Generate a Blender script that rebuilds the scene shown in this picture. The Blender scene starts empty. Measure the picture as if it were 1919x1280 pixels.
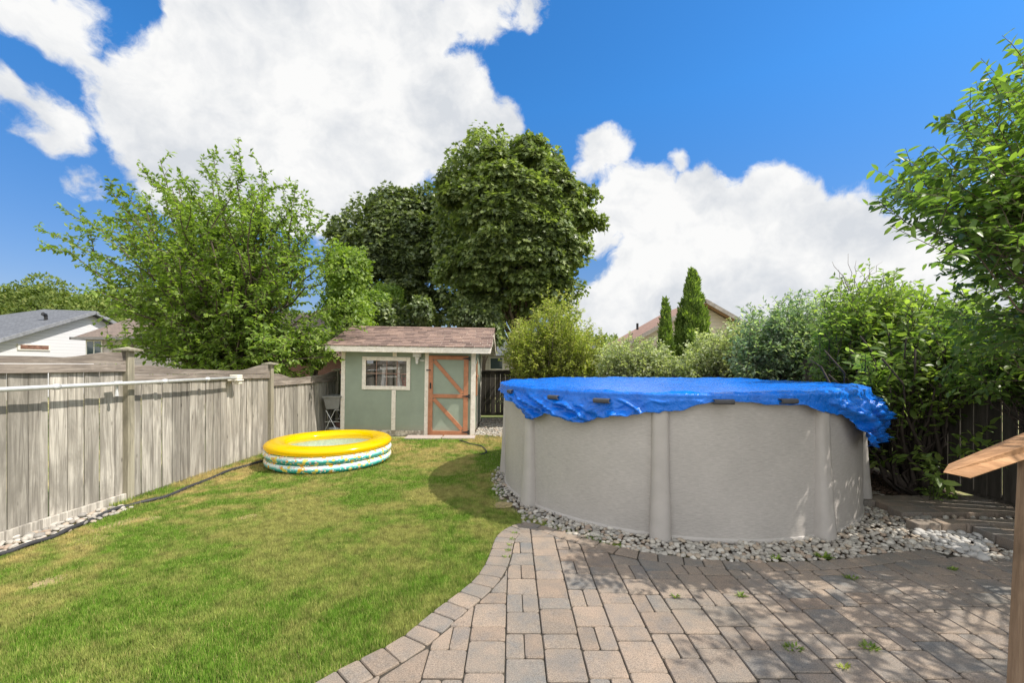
import bpy, math, random, zlib
import numpy as np
from mathutils import Vector, Matrix, noise
R = math.radians
rng = np.random.default_rng(7); random.seed(7)
sc = bpy.context.scene; COL = sc.collection
# ---------------------------------------------------------------- camera
EYE = 1.62; F = 820.0
cam = bpy.data.objects.new('camera', bpy.data.cameras.new('camera')); COL.objects.link(cam)
cam.location = (0, 0, EYE); cam.rotation_euler = (R(90), 0, 0)
cam.data.sensor_width = 36; cam.data.lens = F/1919*36; cam.data.shift_y = 40/1919
cam.data.clip_start = .05; cam.data.clip_end = 2000
sc.camera = cam
# ---------------------------------------------------------------- light
SUN_EL, SUN_AZ, SKY, SUNP, EXPO = R(52), R(103), .15, 3.25, .92     # azimuth clockwise from +Y
sc.view_settings.view_transform = 'Standard'; sc.view_settings.look = 'None'
sc.view_settings.exposure = EXPO; sc.view_settings.gamma = 1
sc.render.film_transparent = False
sun = bpy.data.objects.new('sun', bpy.data.lights.new('sun', 'SUN')); COL.objects.link(sun)
sd = Vector((math.sin(SUN_AZ)*math.cos(SUN_EL), math.cos(SUN_AZ)*math.cos(SUN_EL), math.sin(SUN_EL)))
SUNXY = np.array((sd.x, sd.y))/sd.z
sun.rotation_euler = sd.to_track_quat('Z', 'Y').to_euler(); sun.data.energy = SUNP; sun.data.angle = R(.5)
sun.data.color = (1, .93, .83)
def GD(u, v, h=0.0):           # a point of the photograph on the level h
    Y = (EYE-h)*F/(v-680); return ((u-960)/F*Y, Y)
def AT(u, v, Y): return Vector(((u-960)/F*Y, Y, EYE+(680-v)/F*Y))
W = bpy.data.worlds.new('World'); sc.world = W; W.use_nodes = True
def sky_world():
    nt = W.node_tree; nt.nodes.clear(); N = nt.nodes.new; L = nt.links.new
    out = N('ShaderNodeOutputWorld'); bg = N('ShaderNodeBackground'); bg.inputs[1].default_value = SKY
    st = N('ShaderNodeTexSky'); st.sky_type = 'NISHITA'; st.sun_disc = False
    st.sun_elevation = SUN_EL; st.sun_rotation = SUN_AZ; st.air_density = 1.0; st.dust_density = .3; st.ozone_density = 2.2
    hs = N('ShaderNodeHueSaturation'); hs.inputs['Saturation'].default_value = 1.12; hs.inputs['Value'].default_value = 1.12
    tint = N('ShaderNodeMix'); tint.data_type = 'RGBA'; tint.blend_type = 'MULTIPLY'; tint.inputs[0].default_value = 1; tint.inputs[7].default_value = (.60, .66, .86, 1); L(st.outputs[0], tint.inputs[6]); sz = N('ShaderNodeSeparateXYZ'); tcz = N('ShaderNodeTexCoord'); L(tcz.outputs['Generated'], sz.inputs[0]); rz = N('ShaderNodeValToRGB'); L(sz.outputs[2], rz.inputs[0])
    rz.color_ramp.elements[0].position = .12; rz.color_ramp.elements[0].color = (.50, .46, .42, 1); rz.color_ramp.elements[1].position = .5; rz.color_ramp.elements[1].color = (.60, .80, .78, 1)
    t2 = N('ShaderNodeMix'); t2.data_type = 'RGBA'; t2.blend_type = 'MULTIPLY'; t2.inputs[0].default_value = 1; L(tint.outputs[2], t2.inputs[6]); L(rz.outputs[0], t2.inputs[7]); L(t2.outputs[2], hs.inputs['Color'])
    tc = N('ShaderNodeTexCoord')
    def noi(scale, det, rough, src=None, off=(0, 0, 0)):
        mp = N('ShaderNodeMapping'); mp.inputs['Location'].default_value = off; mp.inputs['Scale'].default_value = (1, 1, 1.15)
        L(src or tc.outputs['Generated'], mp.inputs[0])
        n = N('ShaderNodeTexNoise'); n.inputs['Scale'].default_value = scale; n.inputs['Detail'].default_value = det
        n.inputs['Roughness'].default_value = rough; L(mp.outputs[0], n.inputs['Vector']); return n
    def mth(op, a, b=None, clamp=False):
        m = N('ShaderNodeMath'); m.operation = op; m.use_clamp = clamp
        for i, x in enumerate((a, b)):
            if x is None: continue
            if isinstance(x, (int, float)): m.inputs[i].default_value = x
            else: L(x, m.inputs[i])
        return m.outputs[0]
    w1 = noi(5, 4, .55); sub = N('ShaderNodeVectorMath'); sub.operation = 'SUBTRACT'; L(w1.outputs['Color'], sub.inputs[0]); sub.inputs[1].default_value = (.5, .5, .5)
    scl = N('ShaderNodeVectorMath'); scl.operation = 'SCALE'; L(sub.outputs[0], scl.inputs[0]); scl.inputs['Scale'].default_value = .10
    add = N('ShaderNodeVectorMath'); add.operation = 'ADD'; L(tc.outputs['Generated'], add.inputs[0]); L(scl.outputs[0], add.inputs[1])
    nrm = N('ShaderNodeVectorMath'); nrm.operation = 'NORMALIZE'; L(add.outputs[0], nrm.inputs[0])
    blobs = [(470,80,170),(620,60,190),(760,40,120),(900,0,90),(960,20,60),(320,200,150),(480,230,190),(680,210,180),(840,225,130),(950,235,60),
             (390,320,130),(560,340,140),(680,350,90),(240,165,80),(130,40,75),(50,30,45),(170,90,50),(100,215,70),(15,170,45),(165,345,40),
             (1140,298,62),(1190,390,95),(1320,415,110),(1450,420,125),(1570,430,110),(1260,510,140),(1400,540,170),(1560,530,150),(1690,470,110),(1130,430,60),(1160,600,110),(1750,560,150),
             (1270,305,16),(600,-160,230),(-240,120,120),(2150,420,200),(-500,250,200)]
    cur = None
    for (u, v, r) in blobs:
        d = Vector(((u-960)/F, 1, (680-v)/F)); ln = d.length; d.normalize()
        rad = r/F/ln*(.88)
        dt = N('ShaderNodeVectorMath'); dt.operation = 'DOT_PRODUCT'; L(nrm.outputs[0], dt.inputs[0]); dt.inputs[1].default_value = d
        mr = N('ShaderNodeMapRange'); mr.clamp = False
        L(dt.outputs['Value'], mr.inputs[0]); mr.inputs[1].default_value = math.cos(rad); mr.inputs[2].default_value = 1
        mr.inputs[3].default_value = 0; mr.inputs[4].default_value = min(1, rad*6)
        o = mr.outputs[0]
        cur = o if cur is None else mth('MAXIMUM', cur, o)
    # unseen clouds added behind and above the viewer to give neutral fill light
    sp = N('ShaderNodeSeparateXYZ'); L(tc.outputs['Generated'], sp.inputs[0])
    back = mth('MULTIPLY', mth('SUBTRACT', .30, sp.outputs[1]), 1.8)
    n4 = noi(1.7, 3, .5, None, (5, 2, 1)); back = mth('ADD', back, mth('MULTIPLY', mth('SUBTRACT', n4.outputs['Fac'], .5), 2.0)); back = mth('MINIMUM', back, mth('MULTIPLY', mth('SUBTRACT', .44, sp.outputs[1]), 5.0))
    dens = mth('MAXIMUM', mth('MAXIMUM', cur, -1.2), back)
    n2 = noi(9, 10, .64, nrm.outputs[0]); k = mth('MULTIPLY', mth('SUBTRACT', n2.outputs['Fac'], .5), 1.25)
    dsum = mth('ADD', dens, k)
    mr = N('ShaderNodeMapRange'); mr.interpolation_type = 'SMOOTHSTEP'; L(dsum, mr.inputs[0]); mr.inputs[1].default_value = -.03; mr.inputs[2].default_value = .22
    # grey folds in the cloud
    n3 = noi(6.5, 8, .6, add.outputs[0], (3.1, .4, 1.7)); 
    cr = N('ShaderNodeValToRGB'); L(n3.outputs['Fac'], cr.inputs[0])
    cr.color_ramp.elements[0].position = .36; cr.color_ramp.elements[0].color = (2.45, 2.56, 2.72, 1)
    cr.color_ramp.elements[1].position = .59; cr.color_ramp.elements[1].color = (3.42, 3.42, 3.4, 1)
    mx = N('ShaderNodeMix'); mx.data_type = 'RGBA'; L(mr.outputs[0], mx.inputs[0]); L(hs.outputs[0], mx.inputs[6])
    gain = mth('ADD', 1.0, mth('MULTIPLY', mth('SUBTRACT', .35, sp.outputs[1], True), .75)); gv = N('ShaderNodeVectorMath'); gv.operation = 'SCALE'; L(cr.outputs[0], gv.inputs[0]); L(gain, gv.inputs['Scale']); L(gv.outputs[0], mx.inputs[7])  # added clouds behind the viewer are brightened to lift the fill
    # pale air near the horizon
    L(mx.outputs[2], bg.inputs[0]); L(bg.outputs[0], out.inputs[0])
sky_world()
# ---------------------------------------------------------------- helpers
class MB:
    def __init__(s): s.v = []; s.f = []
    def add(s, vs, fs):
        o = len(s.v); s.v += [tuple(p) for p in vs]; s.f += [tuple(i+o for i in f) for f in fs]; return s
    def box(s, x0, x1, y0, y1, z0, z1, M=None):
        vs = [Vector(p) for p in ((x0,y0,z0),(x1,y0,z0),(x1,y1,z0),(x0,y1,z0),(x0,y0,z1),(x1,y0,z1),(x1,y1,z1),(x0,y1,z1))]
        if M: vs = [M @ p for p in vs]
        return s.add(vs, [(0,3,2,1),(4,5,6,7),(0,1,5,4),(1,2,6,5),(2,3,7,6),(3,0,4,7)])
    def bar(s, a, b, w, t, up=(0, 0, 1)):     # rectangular bar a->b, w along side, t along up
        a, b = Vector(a), Vector(b); d = (b-a); ln = d.length; d.normalize()
        x = d.cross(Vector(up)).normalized(); z = x.cross(d)
        M = Matrix((x, d, z)).transposed().to_4x4(); M.translation = a
        return s.box(-w/2, w/2, 0, ln, -t/2, t/2, M)
    def tube(s, pts, rad, n=8, caps=True):
        pts = [Vector(p) for p in pts]
        if not hasattr(rad, '__len__'): rad = [rad]*len(pts)
        vs = []; prev = None
        for i, p in enumerate(pts):
            d = (pts[min(i+1, len(pts)-1)]-pts[max(i-1, 0)]).normalized()
            if prev is None: x = d.orthogonal().normalized()
            else: x = (prev-d*prev.dot(d)); x = x.normalized() if x.length > 1e-6 else d.orthogonal().normalized()
            prev = x; y = d.cross(x)
            for k in range(n):
                a = 2*math.pi*k/n; vs.append(p+(x*math.cos(a)+y*math.sin(a))*rad[i])
        fs = [(i*n+k, i*n+(k+1)%n, (i+1)*n+(k+1)%n, (i+1)*n+k) for i in range(len(pts)-1) for k in range(n)]
        if caps: fs += [tuple(range(n-1, -1, -1)), tuple(range((len(pts)-1)*n, len(pts)*n))]
        return s.add(vs, fs)
    def prism(s, poly, h0, h1, M=None):    # poly in xy, extruded in z
        n = len(poly); vs = [Vector((p[0], p[1], h0)) for p in poly]+[Vector((p[0], p[1], h1)) for p in poly]
        if M: vs = [M @ p for p in vs]
        return s.add(vs, [tuple(range(n-1, -1, -1)), tuple(range(n, 2*n))]+[(i, (i+1) % n, n+(i+1) % n, n+i) for i in range(n)])
    def lathe(s, prof, c=(0, 0, 0), n=24):
        vs = []; m = len(prof)
        for k in range(n):
            a = 2*math.pi*k/n
            vs += [(c[0]+r*math.cos(a), c[1]+r*math.sin(a), c[2]+z) for r, z in prof]
        return s.add(vs, [(k*m+i, ((k+1) % n)*m+i, ((k+1) % n)*m+i+1, k*m+i+1) for k in range(n) for i in range(m-1)])
def props(o, label=None, cat=None, group=None, kind=None):
    if label: o['label'] = label
    if cat: o['category'] = cat
    if group: o['group'] = group
    if kind: o['kind'] = kind
    return o
def thing(name, label, cat, loc=(0, 0, 0), group=None, rot=(0, 0, 0)):
    global rng; k = zlib.crc32(label.encode()); rng = np.random.default_rng(k); random.seed(k)      # every thing keeps its own shape
    o = bpy.data.objects.new(name, None); COL.objects.link(o); o.location = loc; o.rotation_euler = rot
    o.empty_display_size = .1; return props(o, label, cat, group)
def root_of(o):
    while o.parent: o = o.parent
    return o
def link(name, me, mat, parent=None, smooth=False, bevel=0, label=None):
    o = bpy.data.objects.new(name, me); COL.objects.link(o)
    if mat: me.materials.append(mat)
    if smooth: me.polygons.foreach_set('use_smooth', [True]*len(me.polygons))
    if parent: o.parent = parent
    if bevel:
        b = o.modifiers.new('bevel', 'BEVEL'); b.width = bevel; b.segments = 1; b.limit_method = 'ANGLE'; b.angle_limit = R(40)
    if label: o['label'] = label
    return o
def part(name, mb, mat, parent, smooth=False, bevel=0, label=None, local=False):
    vs = mb.v
    if not local:
        l = root_of(parent).location; vs = [(x-l.x, y-l.y, z-l.z) for x, y, z in vs]
    me = bpy.data.meshes.new(name); me.from_pydata(vs, [], mb.f); me.validate(); me.update()
    return link(name, me, mat, parent, smooth, bevel, label)
def single(name, mb, mat, label, cat, loc, group=None, smooth=False, bevel=0, kind=None):
    me = bpy.data.meshes.new(name); me.from_pydata([(x-loc[0], y-loc[1], z-loc[2]) for x, y, z in mb.v], [], mb.f); me.update()
    o = link(name, me, mat, None, smooth, bevel); o.location = loc; return props(o, label, cat, group, kind)
def npmesh(name, V, faces_flat, sizes):
    me = bpy.data.meshes.new(name); V = np.asarray(V, np.float32)
    me.vertices.add(len(V)); me.vertices.foreach_set('co', V.ravel())
    me.loops.add(len(faces_flat)); me.loops.foreach_set('vertex_index', np.asarray(faces_flat, np.int32).ravel())
    sizes = np.asarray(sizes, np.int32); me.polygons.add(len(sizes))
    me.polygons.foreach_set('loop_start', np.concatenate(([0], np.cumsum(sizes)[:-1])).astype(np.int32))
    try: me.polygons.foreach_set('loop_total', sizes)
    except Exception: pass
    me.update(calc_edges=True); return me
# ---------------------------------------------------------------- materials
def M(name, build):
    m = bpy.data.materials.new(name); m.use_nodes = True; nt = m.node_tree; nt.nodes.clear()
    out = nt.nodes.new('ShaderNodeOutputMaterial'); p = nt.nodes.new('ShaderNodeBsdfPrincipled')
    nt.links.new(p.outputs[0], out.inputs[0]); build(G(nt, p, out)); return m
class G:
    def __init__(s, nt, p, out): s.nt = nt; s.p = p; s.out = out
    def n(s, t, **k):
        x = s.nt.nodes.new('ShaderNode'+t)
        for a, b in k.items(): setattr(x, a, b)
        return x
    def l(s, a, b): s.nt.links.new(a, b)
    def co(s, scale=(1, 1, 1), kind='Object', island=False, rot=(0, 0, 0)):
        tc = s.n('TexCoord'); mp = s.n('Mapping'); mp.inputs['Scale'].default_value = scale; mp.inputs['Rotation'].default_value = rot
        src = tc.outputs[kind]
        if island:
            g = s.n('NewGeometry'); a = s.n('VectorMath', operation='SCALE'); a.inputs[0].default_value = (17.3, 9.1, 5.7); s.l(g.outputs['Random Per Island'], a.inputs['Scale'])
            b = s.n('VectorMath', operation='ADD'); s.l(src, b.inputs[0]); s.l(a.outputs[0], b.inputs[1]); src = b.outputs[0]
        s.l(src, mp.inputs[0]); return mp.outputs[0]
    def noise(s, vec, scale, det=5, rough=.55, dist=0):
        n = s.n('TexNoise'); n.inputs['Scale'].default_value = scale; n.inputs['Detail'].default_value = det
        n.inputs['Roughness'].default_value = rough; n.inputs['Distortion'].default_value = dist; s.l(vec, n.inputs['Vector']); return n.outputs['Fac']
    def ramp(s, fac, stops, interp='LINEAR'):
        r = s.n('ValToRGB'); e = r.color_ramp.elements; r.color_ramp.interpolation = interp
        while len(e) < len(stops): e.new(.5)
        for i, (p, c) in enumerate(stops):
            e[i].position = p; c = (c, c, c) if isinstance(c, (int, float)) else c; e[i].color = (*c, 1)
        s.l(fac, r.inputs[0]); return r.outputs[0]
    def mix(s, fac, a, b, mode='MIX'):
        m = s.n('Mix', data_type='RGBA', blend_type=mode)
        for i, x in ((0, fac), (6, a), (7, b)):
            if isinstance(x, (int, float)): m.inputs[i].default_value = x
            elif isinstance(x, tuple): m.inputs[i].default_value = (*x, 1)
            else: s.l(x, m.inputs[i])
        return m.outputs[2]
    def math(s, op, a, b=0, c=None, clamp=False):
        m = s.n('Math', operation=op, use_clamp=clamp)
        for i, x in enumerate((a, b) if c is None else (a, b, c)):
            if isinstance(x, (int, float)): m.inputs[i].default_value = x
            else: s.l(x, m.inputs[i])
        return m.outputs[0]
    def island(s): return s.n('NewGeometry').outputs['Random Per Island']
    def base(s, c):
        if isinstance(c, tuple): s.p.inputs['Base Color'].default_value = (*c, 1)
        else: s.l(c, s.p.inputs['Base Color'])
    def rough(s, r):
        if isinstance(r, (int, float)): s.p.inputs['Roughness'].default_value = r
        else: s.l(r, s.p.inputs['Roughness'])
    def bump(s, h, strength=.4, dist=.01):
        b = s.n('Bump'); b.inputs['Strength'].default_value = strength; b.inputs['Distance'].default_value = dist
        s.l(h, b.inputs['Height']); s.l(b.outputs[0], s.p.inputs['Normal'])
def plain(name, c, rough=.6, var=.25, scale=6, bump=.15, metal=0, spec=.4, dirt=None):
    def b(g):
        v = g.co(); n = g.noise(v, scale, 6, .6)
        lo = tuple(x*(1-var) for x in c); hi = tuple(min(1, x*(1+var)) for x in c)
        col = g.ramp(n, [(.3, lo), (.7, hi)])
        if dirt: col = g.mix(g.ramp(g.noise(v, scale*2.3, 8, .7), [(.48, 0.0), (.7, .7)]), col, dirt)
        g.base(col); g.rough(rough); g.p.inputs['Metallic'].default_value = metal; g.p.inputs['Specular IOR Level'].default_value = spec
        if bump: g.bump(g.noise(v, scale*6, 4), bump, .004)
    return M(name, b)
def wood(name, dark, mid, light, axis=2, knots=True, rough=.85, tint=None, grain=1.0):
    def b(g):
        s = [9*grain]*3; s[axis] = .55*grain
        v = g.co(tuple(s), island=True); n = g.noise(v, 2.2, 8, .65, 1.2)
        fine = [60.0]*3; fine[axis] = 1.5
        n2 = g.noise(g.co(tuple(fine), island=True), 2.5, 4, .6)
        col = g.ramp(g.math('ADD', g.math('MULTIPLY', n, .75), g.math('MULTIPLY', n2, .25)), [(.34, dark), (.48, mid), (.62, light)])
        isl = g.island(); col = g.mix(1.0, col, g.ramp(isl, [(0, .60), (.5, .92), (1, 1.2)]), 'MULTIPLY')
        big = g.noise(g.co((1.2, 1.2, 1.2)), 1.3, 5, .6)
        lo = [2.2]*3; lo[axis] = .7; st = g.noise(g.co(tuple(lo), island=True), 1.6, 6, .65, .8); col = g.mix(g.ramp(st, [(.46, 0.0), (.64, .75)]), col, tuple(x*.5 for x in mid))
        col = g.mix(g.ramp(big, [(.35, 0.0), (.7, .45)]), col, tint or tuple(x*.8 for x in mid))
        if knots:
            ks = [5.0]*3; ks[axis] = 1.9
            vo = g.n('TexVoronoi'); vo.inputs['Scale'].default_value = 1.6; g.l(g.co(tuple(ks), island=True), vo.inputs['Vector'])
            col = g.mix(g.ramp(vo.outputs['Distance'], [(.03, .75), (.12, 0.0)]), col, tuple(x*.45 for x in dark))
        g.base(col); g.rough(rough); g.p.inputs['Specular IOR Level'].default_value = .2; g.bump(g.math('ADD', n, n2), .5, .004)
    return M(name, b)
def leafmat(name, c1, c2, c3=None, trans=.38, rough=.45, spec=.35, vary=2.0):
    c3 = c3 or c2
    def b(g):
        isl = g.island(); col = g.ramp(isl, [(0, c1), (.6, c2), (1, c3)])
        big = g.noise(g.co(), vary*.45, 3); col = g.mix(1.0, col, g.ramp(big, [(.3, .72), (.7, 1.25)]), 'MULTIPLY')
        g.base(col); g.rough(rough); g.p.inputs['Specular IOR Level'].default_value = spec
        t = g.n('BsdfTranslucent'); tcol = g.mix(1.0, col, (1.35, 1.5, .55), 'MULTIPLY'); g.l(tcol, t.inputs[0])
        m = g.n('MixShader'); m.inputs[0].default_value = trans; g.l(g.p.outputs[0], m.inputs[1]); g.l(t.outputs[0], m.inputs[2]); g.l(m.outputs[0], g.out.inputs[0])
    return M(name, b)
bark = plain('bark', (.11, .085, .065), .9, .45, 14, .8)
bark_dark = plain('bark_dark', (.055, .043, .035), .9, .4, 14, .8)
fence_v = wood('weathered_board', (.12, .105, .09), (.35, .325, .285), (.59, .555, .49), 2, tint=(.26, .24, .20))
fence_h = wood('weathered_rail', (.12, .10, .088), (.24, .205, .175), (.38, .335, .29), 1)
fence_post = wood('weathered_post', (.15, .135, .105), (.29, .265, .20), (.40, .37, .29), 2)
dark_v = wood('shaded_board', (.045, .04, .034), (.08, .072, .06), (.125, .11, .095), 2, knots=False)  # board colour darkened so that it carries the fence's shade
cedar = wood('cedar_handrail', (.15, .075, .035), (.33, .18, .09), (.47, .28, .155), 0, grain=.8)
cedar_v = wood('cedar_post', (.15, .10, .065), (.24, .165, .11), (.33, .235, .16), 2, grain=.8)
steel = plain('galvanised_steel', (.62, .63, .63), .4, .12, 20, .1, metal=.35)
cream = plain('cream_plastic', (.72, .68, .58), .5, .1, 10, .05)
black = plain('black_iron', (.02, .02, .022), .5, .3, 20, .1)
def ground_m(g):
    v = g.co(); n = g.noise(v, 1.1, 6, .6); n2 = g.noise(v, 26, 6, .7); n3 = g.noise(v, .6, 5, .6, .6)
    col = g.ramp(n2, [(.3, (.09, .12, .03)), (.6, (.17, .20, .06)), (.8, (.30, .27, .12))])
    col = g.mix(g.ramp(g.math('ADD', g.math('MULTIPLY', n, .5), g.math('MULTIPLY', n3, .5)), [(.46, 0.0), (.60, .9)]), col, (.46, .36, .19))
    g.base(col); g.rough(.95); g.bump(n2, .8, .02)
ground_mat = M('lawn_soil', ground_m)
def blade_m(g):
    v = g.co(); isl = g.island()
    n = g.noise(v, .75, 5, .62, .5); n2 = g.noise(v, 3.2, 4, .6); n9 = g.noise(v, 11, 5, .65)
    col = g.ramp(isl, [(0, (.11, .235, .022)), (.5, (.175, .32, .035)), (.85, (.30, .40, .08)), (1, (.50, .46, .18))])
    dry = g.ramp(g.math('ADD', g.math('MULTIPLY', n, .65), g.math('MULTIPLY', n2, .35)), [(.45, 0.0), (.55, .92)])
    # the lawn is drier towards the fence and the shed
    sp = g.n('SeparateXYZ'); g.l(v, sp.inputs[0])
    far = g.math('MULTIPLY', g.math('SUBTRACT', sp.outputs[1], 3.2), .11, clamp=True)
    fe = g.math('MULTIPLY', g.math('SUBTRACT', -2.6, sp.outputs[0]), .35, clamp=True)
    dry = g.math('MULTIPLY', dry, g.math('ADD', .42, g.math('ADD', far, fe)), clamp=True)
    col = g.mix(dry, col, (.56, .46, .19)); col = g.mix(1.0, col, g.ramp(n9, [(.32, .62), (.5, 1.0), (.68, 1.3)]), 'MULTIPLY'); g.base(col); g.rough(.6); g.p.inputs['Specular IOR Level'].default_value = .2
    t = g.n('BsdfTranslucent'); g.l(col, t.inputs[0]); m = g.n('MixShader'); m.inputs[0].default_value = .3
    g.l(g.p.outputs[0], m.inputs[1]); g.l(t.outputs[0], m.inputs[2]); g.l(m.outputs[0], g.out.inputs[0])
blade_mat = M('grass_blade', blade_m)
def paver_m(g):
    v = g.co(); isl = g.island(); n = g.noise(g.co(island=True), 5.5, 6, .65); f = g.noise(v, 160, 3, .7); st = g.noise(v, 1.1, 6, .6)
    c = g.ramp(isl, [(0, (.23, .188, .155)), (.22, (.285, .228, .18)), (.42, (.20, .178, .155)), (.6, (.165, .165, .16)), (.75, (.28, .222, .177)), (.9, (.205, .155, .12))], 'CONSTANT')
    c2 = g.ramp(n, [(.34, (.15, .15, .15)), (.52, (.25, .205, .165)), (.68, (.33, .25, .19))]); c = g.mix(.55, c, c2)
    c = g.mix(g.ramp(st, [(.45, 0.0), (.75, .6)]), c, (.15, .14, .12))
    c = g.mix(1.0, c, g.ramp(f, [(.3, .55), (.5, 1.0), (.72, 1.45)]), 'MULTIPLY'); g.base(c); g.rough(.9); g.p.inputs['Specular IOR Level'].default_value = .25
    g.bump(f, .5, .003)
paver_mat = M('concrete_paver', paver_m)
sand_mat = plain('joint_sand', (.05, .043, .033), .95, .4, 30, .8)
def stone_m(g):
    isl = g.island(); v = g.co(); c = g.ramp(isl, [(0, (.42, .40, .36)), (.25, (.24, .22, .195)), (.4, (.60, .575, .52)), (.5, (.22, .215, .20)), (.62, (.38, .30, .22)), (.75, (.44, .41, .36)), (.86, (.17, .17, .17)), (.93, (.30, .20, .14))], 'CONSTANT')
    c = g.mix(.4, c, g.ramp(g.noise(v, 40, 5, .6), [(.3, (.26, .235, .20)), (.7, (.46, .42, .36))])); g.base(c); g.rough(.8); g.bump(g.noise(v, 90, 4), .3, .003)
stone_mat = M('river_stone', stone_m)
soil_mat = plain('soil', (.085, .062, .045), .95, .4, 25, .9)
mulch_mat = plain('mulch_chip', (.10, .065, .045), .95, .5, 25, .7)
def shingle(name, cs):
    def b(g):
        isl = g.island(); v = g.co(); c = g.ramp(isl, [(0, cs[0]), (.5, cs[1]), (1, cs[2])])
        c = g.mix(1.0, c, g.ramp(g.noise(v, 45, 4, .7), [(.3, .6), (.7, 1.4)]), 'MULTIPLY'); g.base(c); g.rough(.95); g.bump(g.noise(v, 120, 3), .6, .004)
    return M(name, b)
shingle_brown = shingle('brown_shingle', [(.13, .088, .074), (.21, .145, .122), (.29, .20, .16)])
def roofbrick(name, a, b_, sc=2.6):
    def b(g):
        br = g.n('TexBrick'); g.l(g.co((1, 1, 1), 'Object'), br.inputs['Vector']); br.inputs['Scale'].default_value = sc
        br.inputs['Color1'].default_value = (*a, 1); br.inputs['Color2'].default_value = (*b_, 1); br.inputs['Mortar'].default_value = (*[x*.6 for x in a], 1)
        br.inputs['Mortar Size'].default_value = .012
        c = g.mix(1.0, br.outputs[0], g.ramp(g.noise(g.co(), 9, 6, .7), [(.3, .75), (.7, 1.25)]), 'MULTIPLY'); g.base(c); g.rough(.95)
    return M(name, b)
grey_roof = roofbrick('grey_shingle', (.10, .108, .125), (.13, .14, .16)); brown_roof = roofbrick('brown_roof_shingle', (.15, .118, .10), (.19, .145, .122)); red_roof = roofbrick('red_brown_roof', (.33, .20, .15), (.38, .235, .18))
def siding(name, c, pitch=.16):
    def b(g):
        sp = g.n('SeparateXYZ'); g.l(g.co(), sp.inputs[0]); f = g.math('FRACT', g.math('DIVIDE', sp.outputs[2], pitch))
        col = g.mix(g.ramp(f, [(.0, .9), (.16, 0.0)]), c, tuple(x*.6 for x in c)); g.base(col); g.rough(.6); g.bump(f, .6, .015)
    return M(name, b)
white_siding = siding('white_siding', (.66, .67, .70)); mauve_siding = siding('mauve_siding', (.46, .42, .42)); beige_siding = siding('beige_siding', (.50, .44, .37)); pale_siding = siding('pale_siding', (.60, .57, .55))
brick_mat = roofbrick('red_brick', (.30, .16, .12), (.38, .22, .17), 6)
white_trim = plain('white_trim', (.68, .67, .63), .6, .08, 8, .05)
def glassy(name, c, rough=.08):
    def b(g): g.base(c); g.rough(rough); g.p.inputs['Specular IOR Level'].default_value = .8
    return M(name, b)
dark_glass = glassy('house_glass', (.05, .075, .085))
def stucco(g):
    v = g.co(); n = g.noise(v, 3, 6, .6); c = g.ramp(n, [(.3, (.26, .305, .24)), (.7, (.31, .36, .285))])
    sp = g.n('SeparateXYZ'); g.l(v, sp.inputs[0])
    low = g.ramp(g.math('ADD', sp.outputs[2], g.math('MULTIPLY', g.noise(v, 22, 6, .7), .22)), [(.12, .85), (.34, 0.0)])
    c = g.mix(low, c, (.34, .31, .24)); c = g.mix(g.ramp(g.noise(v, 14, 8, .75), [(.6, 0.0), (.72, .5)]), c, (.33, .36, .28))
    g.base(c); g.rough(.85); g.bump(g.noise(v, 70, 6, .7), .55, .006)
shed_green = M('sage_stucco', stucco)
cream_trim = plain('cream_trim', (.82, .76, .67), .7, .1, 9, .2, dirt=(.55, .48, .38))
orange_wood = plain('terracotta_stain', (.43, .185, .095), .65, .18, 10, .2, dirt=(.34, .15, .09))
def poolwall_m(g):
    tc = g.n('TexCoord'); v = g.n('Mapping'); g.l(tc.outputs['UV'], v.inputs[0]); v.inputs['Scale'].default_value = (22, 250, 1)
    a = g.noise(v.outputs[0], 1.5, 4, .65, .6)
    v2 = g.n('Mapping'); g.l(tc.outputs['UV'], v2.inputs[0]); v2.inputs['Scale'].default_value = (90, 5, 1); b = g.noise(v2.outputs[0], 1.2, 4, .7)
    v3 = g.n('Mapping'); g.l(tc.outputs['UV'], v3.inputs[0]); v3.inputs['Scale'].default_value = (2.2, 2.2, 1); d = g.noise(v3.outputs[0], 1, 5, .6)
    c = g.ramp(a, [(.28, (.335, .312, .292)), (.5, (.425, .40, .375)), (.72, (.515, .485, .455))]); c = g.mix(g.ramp(b, [(.6, 0.0), (.72, .5)]), c, (.50, .475, .455))
    c = g.mix(1.0, c, g.ramp(d, [(.3, .88), (.7, 1.1)]), 'MULTIPLY'); g.base(c); g.rough(.5); g.bump(a, .16, .003)
pool_wall_mat = M('brushed_pool_wall', poolwall_m)
pool_post_mat = plain('taupe_upright', (.42, .393, .368), .5, .08, 5, .03)
def tarp_m(g):
    v = g.co(); n = g.noise(v, 3.2, 6, .6, .8); n2 = g.noise(v, 7, 5, .6, 2.6)
    vo = g.n('TexVoronoi'); vo.feature = 'DISTANCE_TO_EDGE'; vo.inputs['Scale'].default_value = 6; g.l(g.co((1, 1, 2.2)), vo.inputs['Vector'])
    cr = g.ramp(vo.outputs['Distance'], [(0, 1.0), (.09, 0.0)])
    c = g.ramp(n, [(.3, (.002, .11, .52)), (.7, (.004, .175, .76))]); g.base(c); g.rough(g.ramp(n2, [(.3, .16), (.7, .34)])); g.p.inputs['Specular IOR Level'].default_value = .5
    g.bump(g.math('ADD', g.math('ADD', g.math('MULTIPLY', n, .8), g.math('MULTIPLY', n2, .5)), g.math('MULTIPLY', cr, .03)), .5, .06)
tarp_mat = M('blue_tarpaulin', tarp_m)

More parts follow.
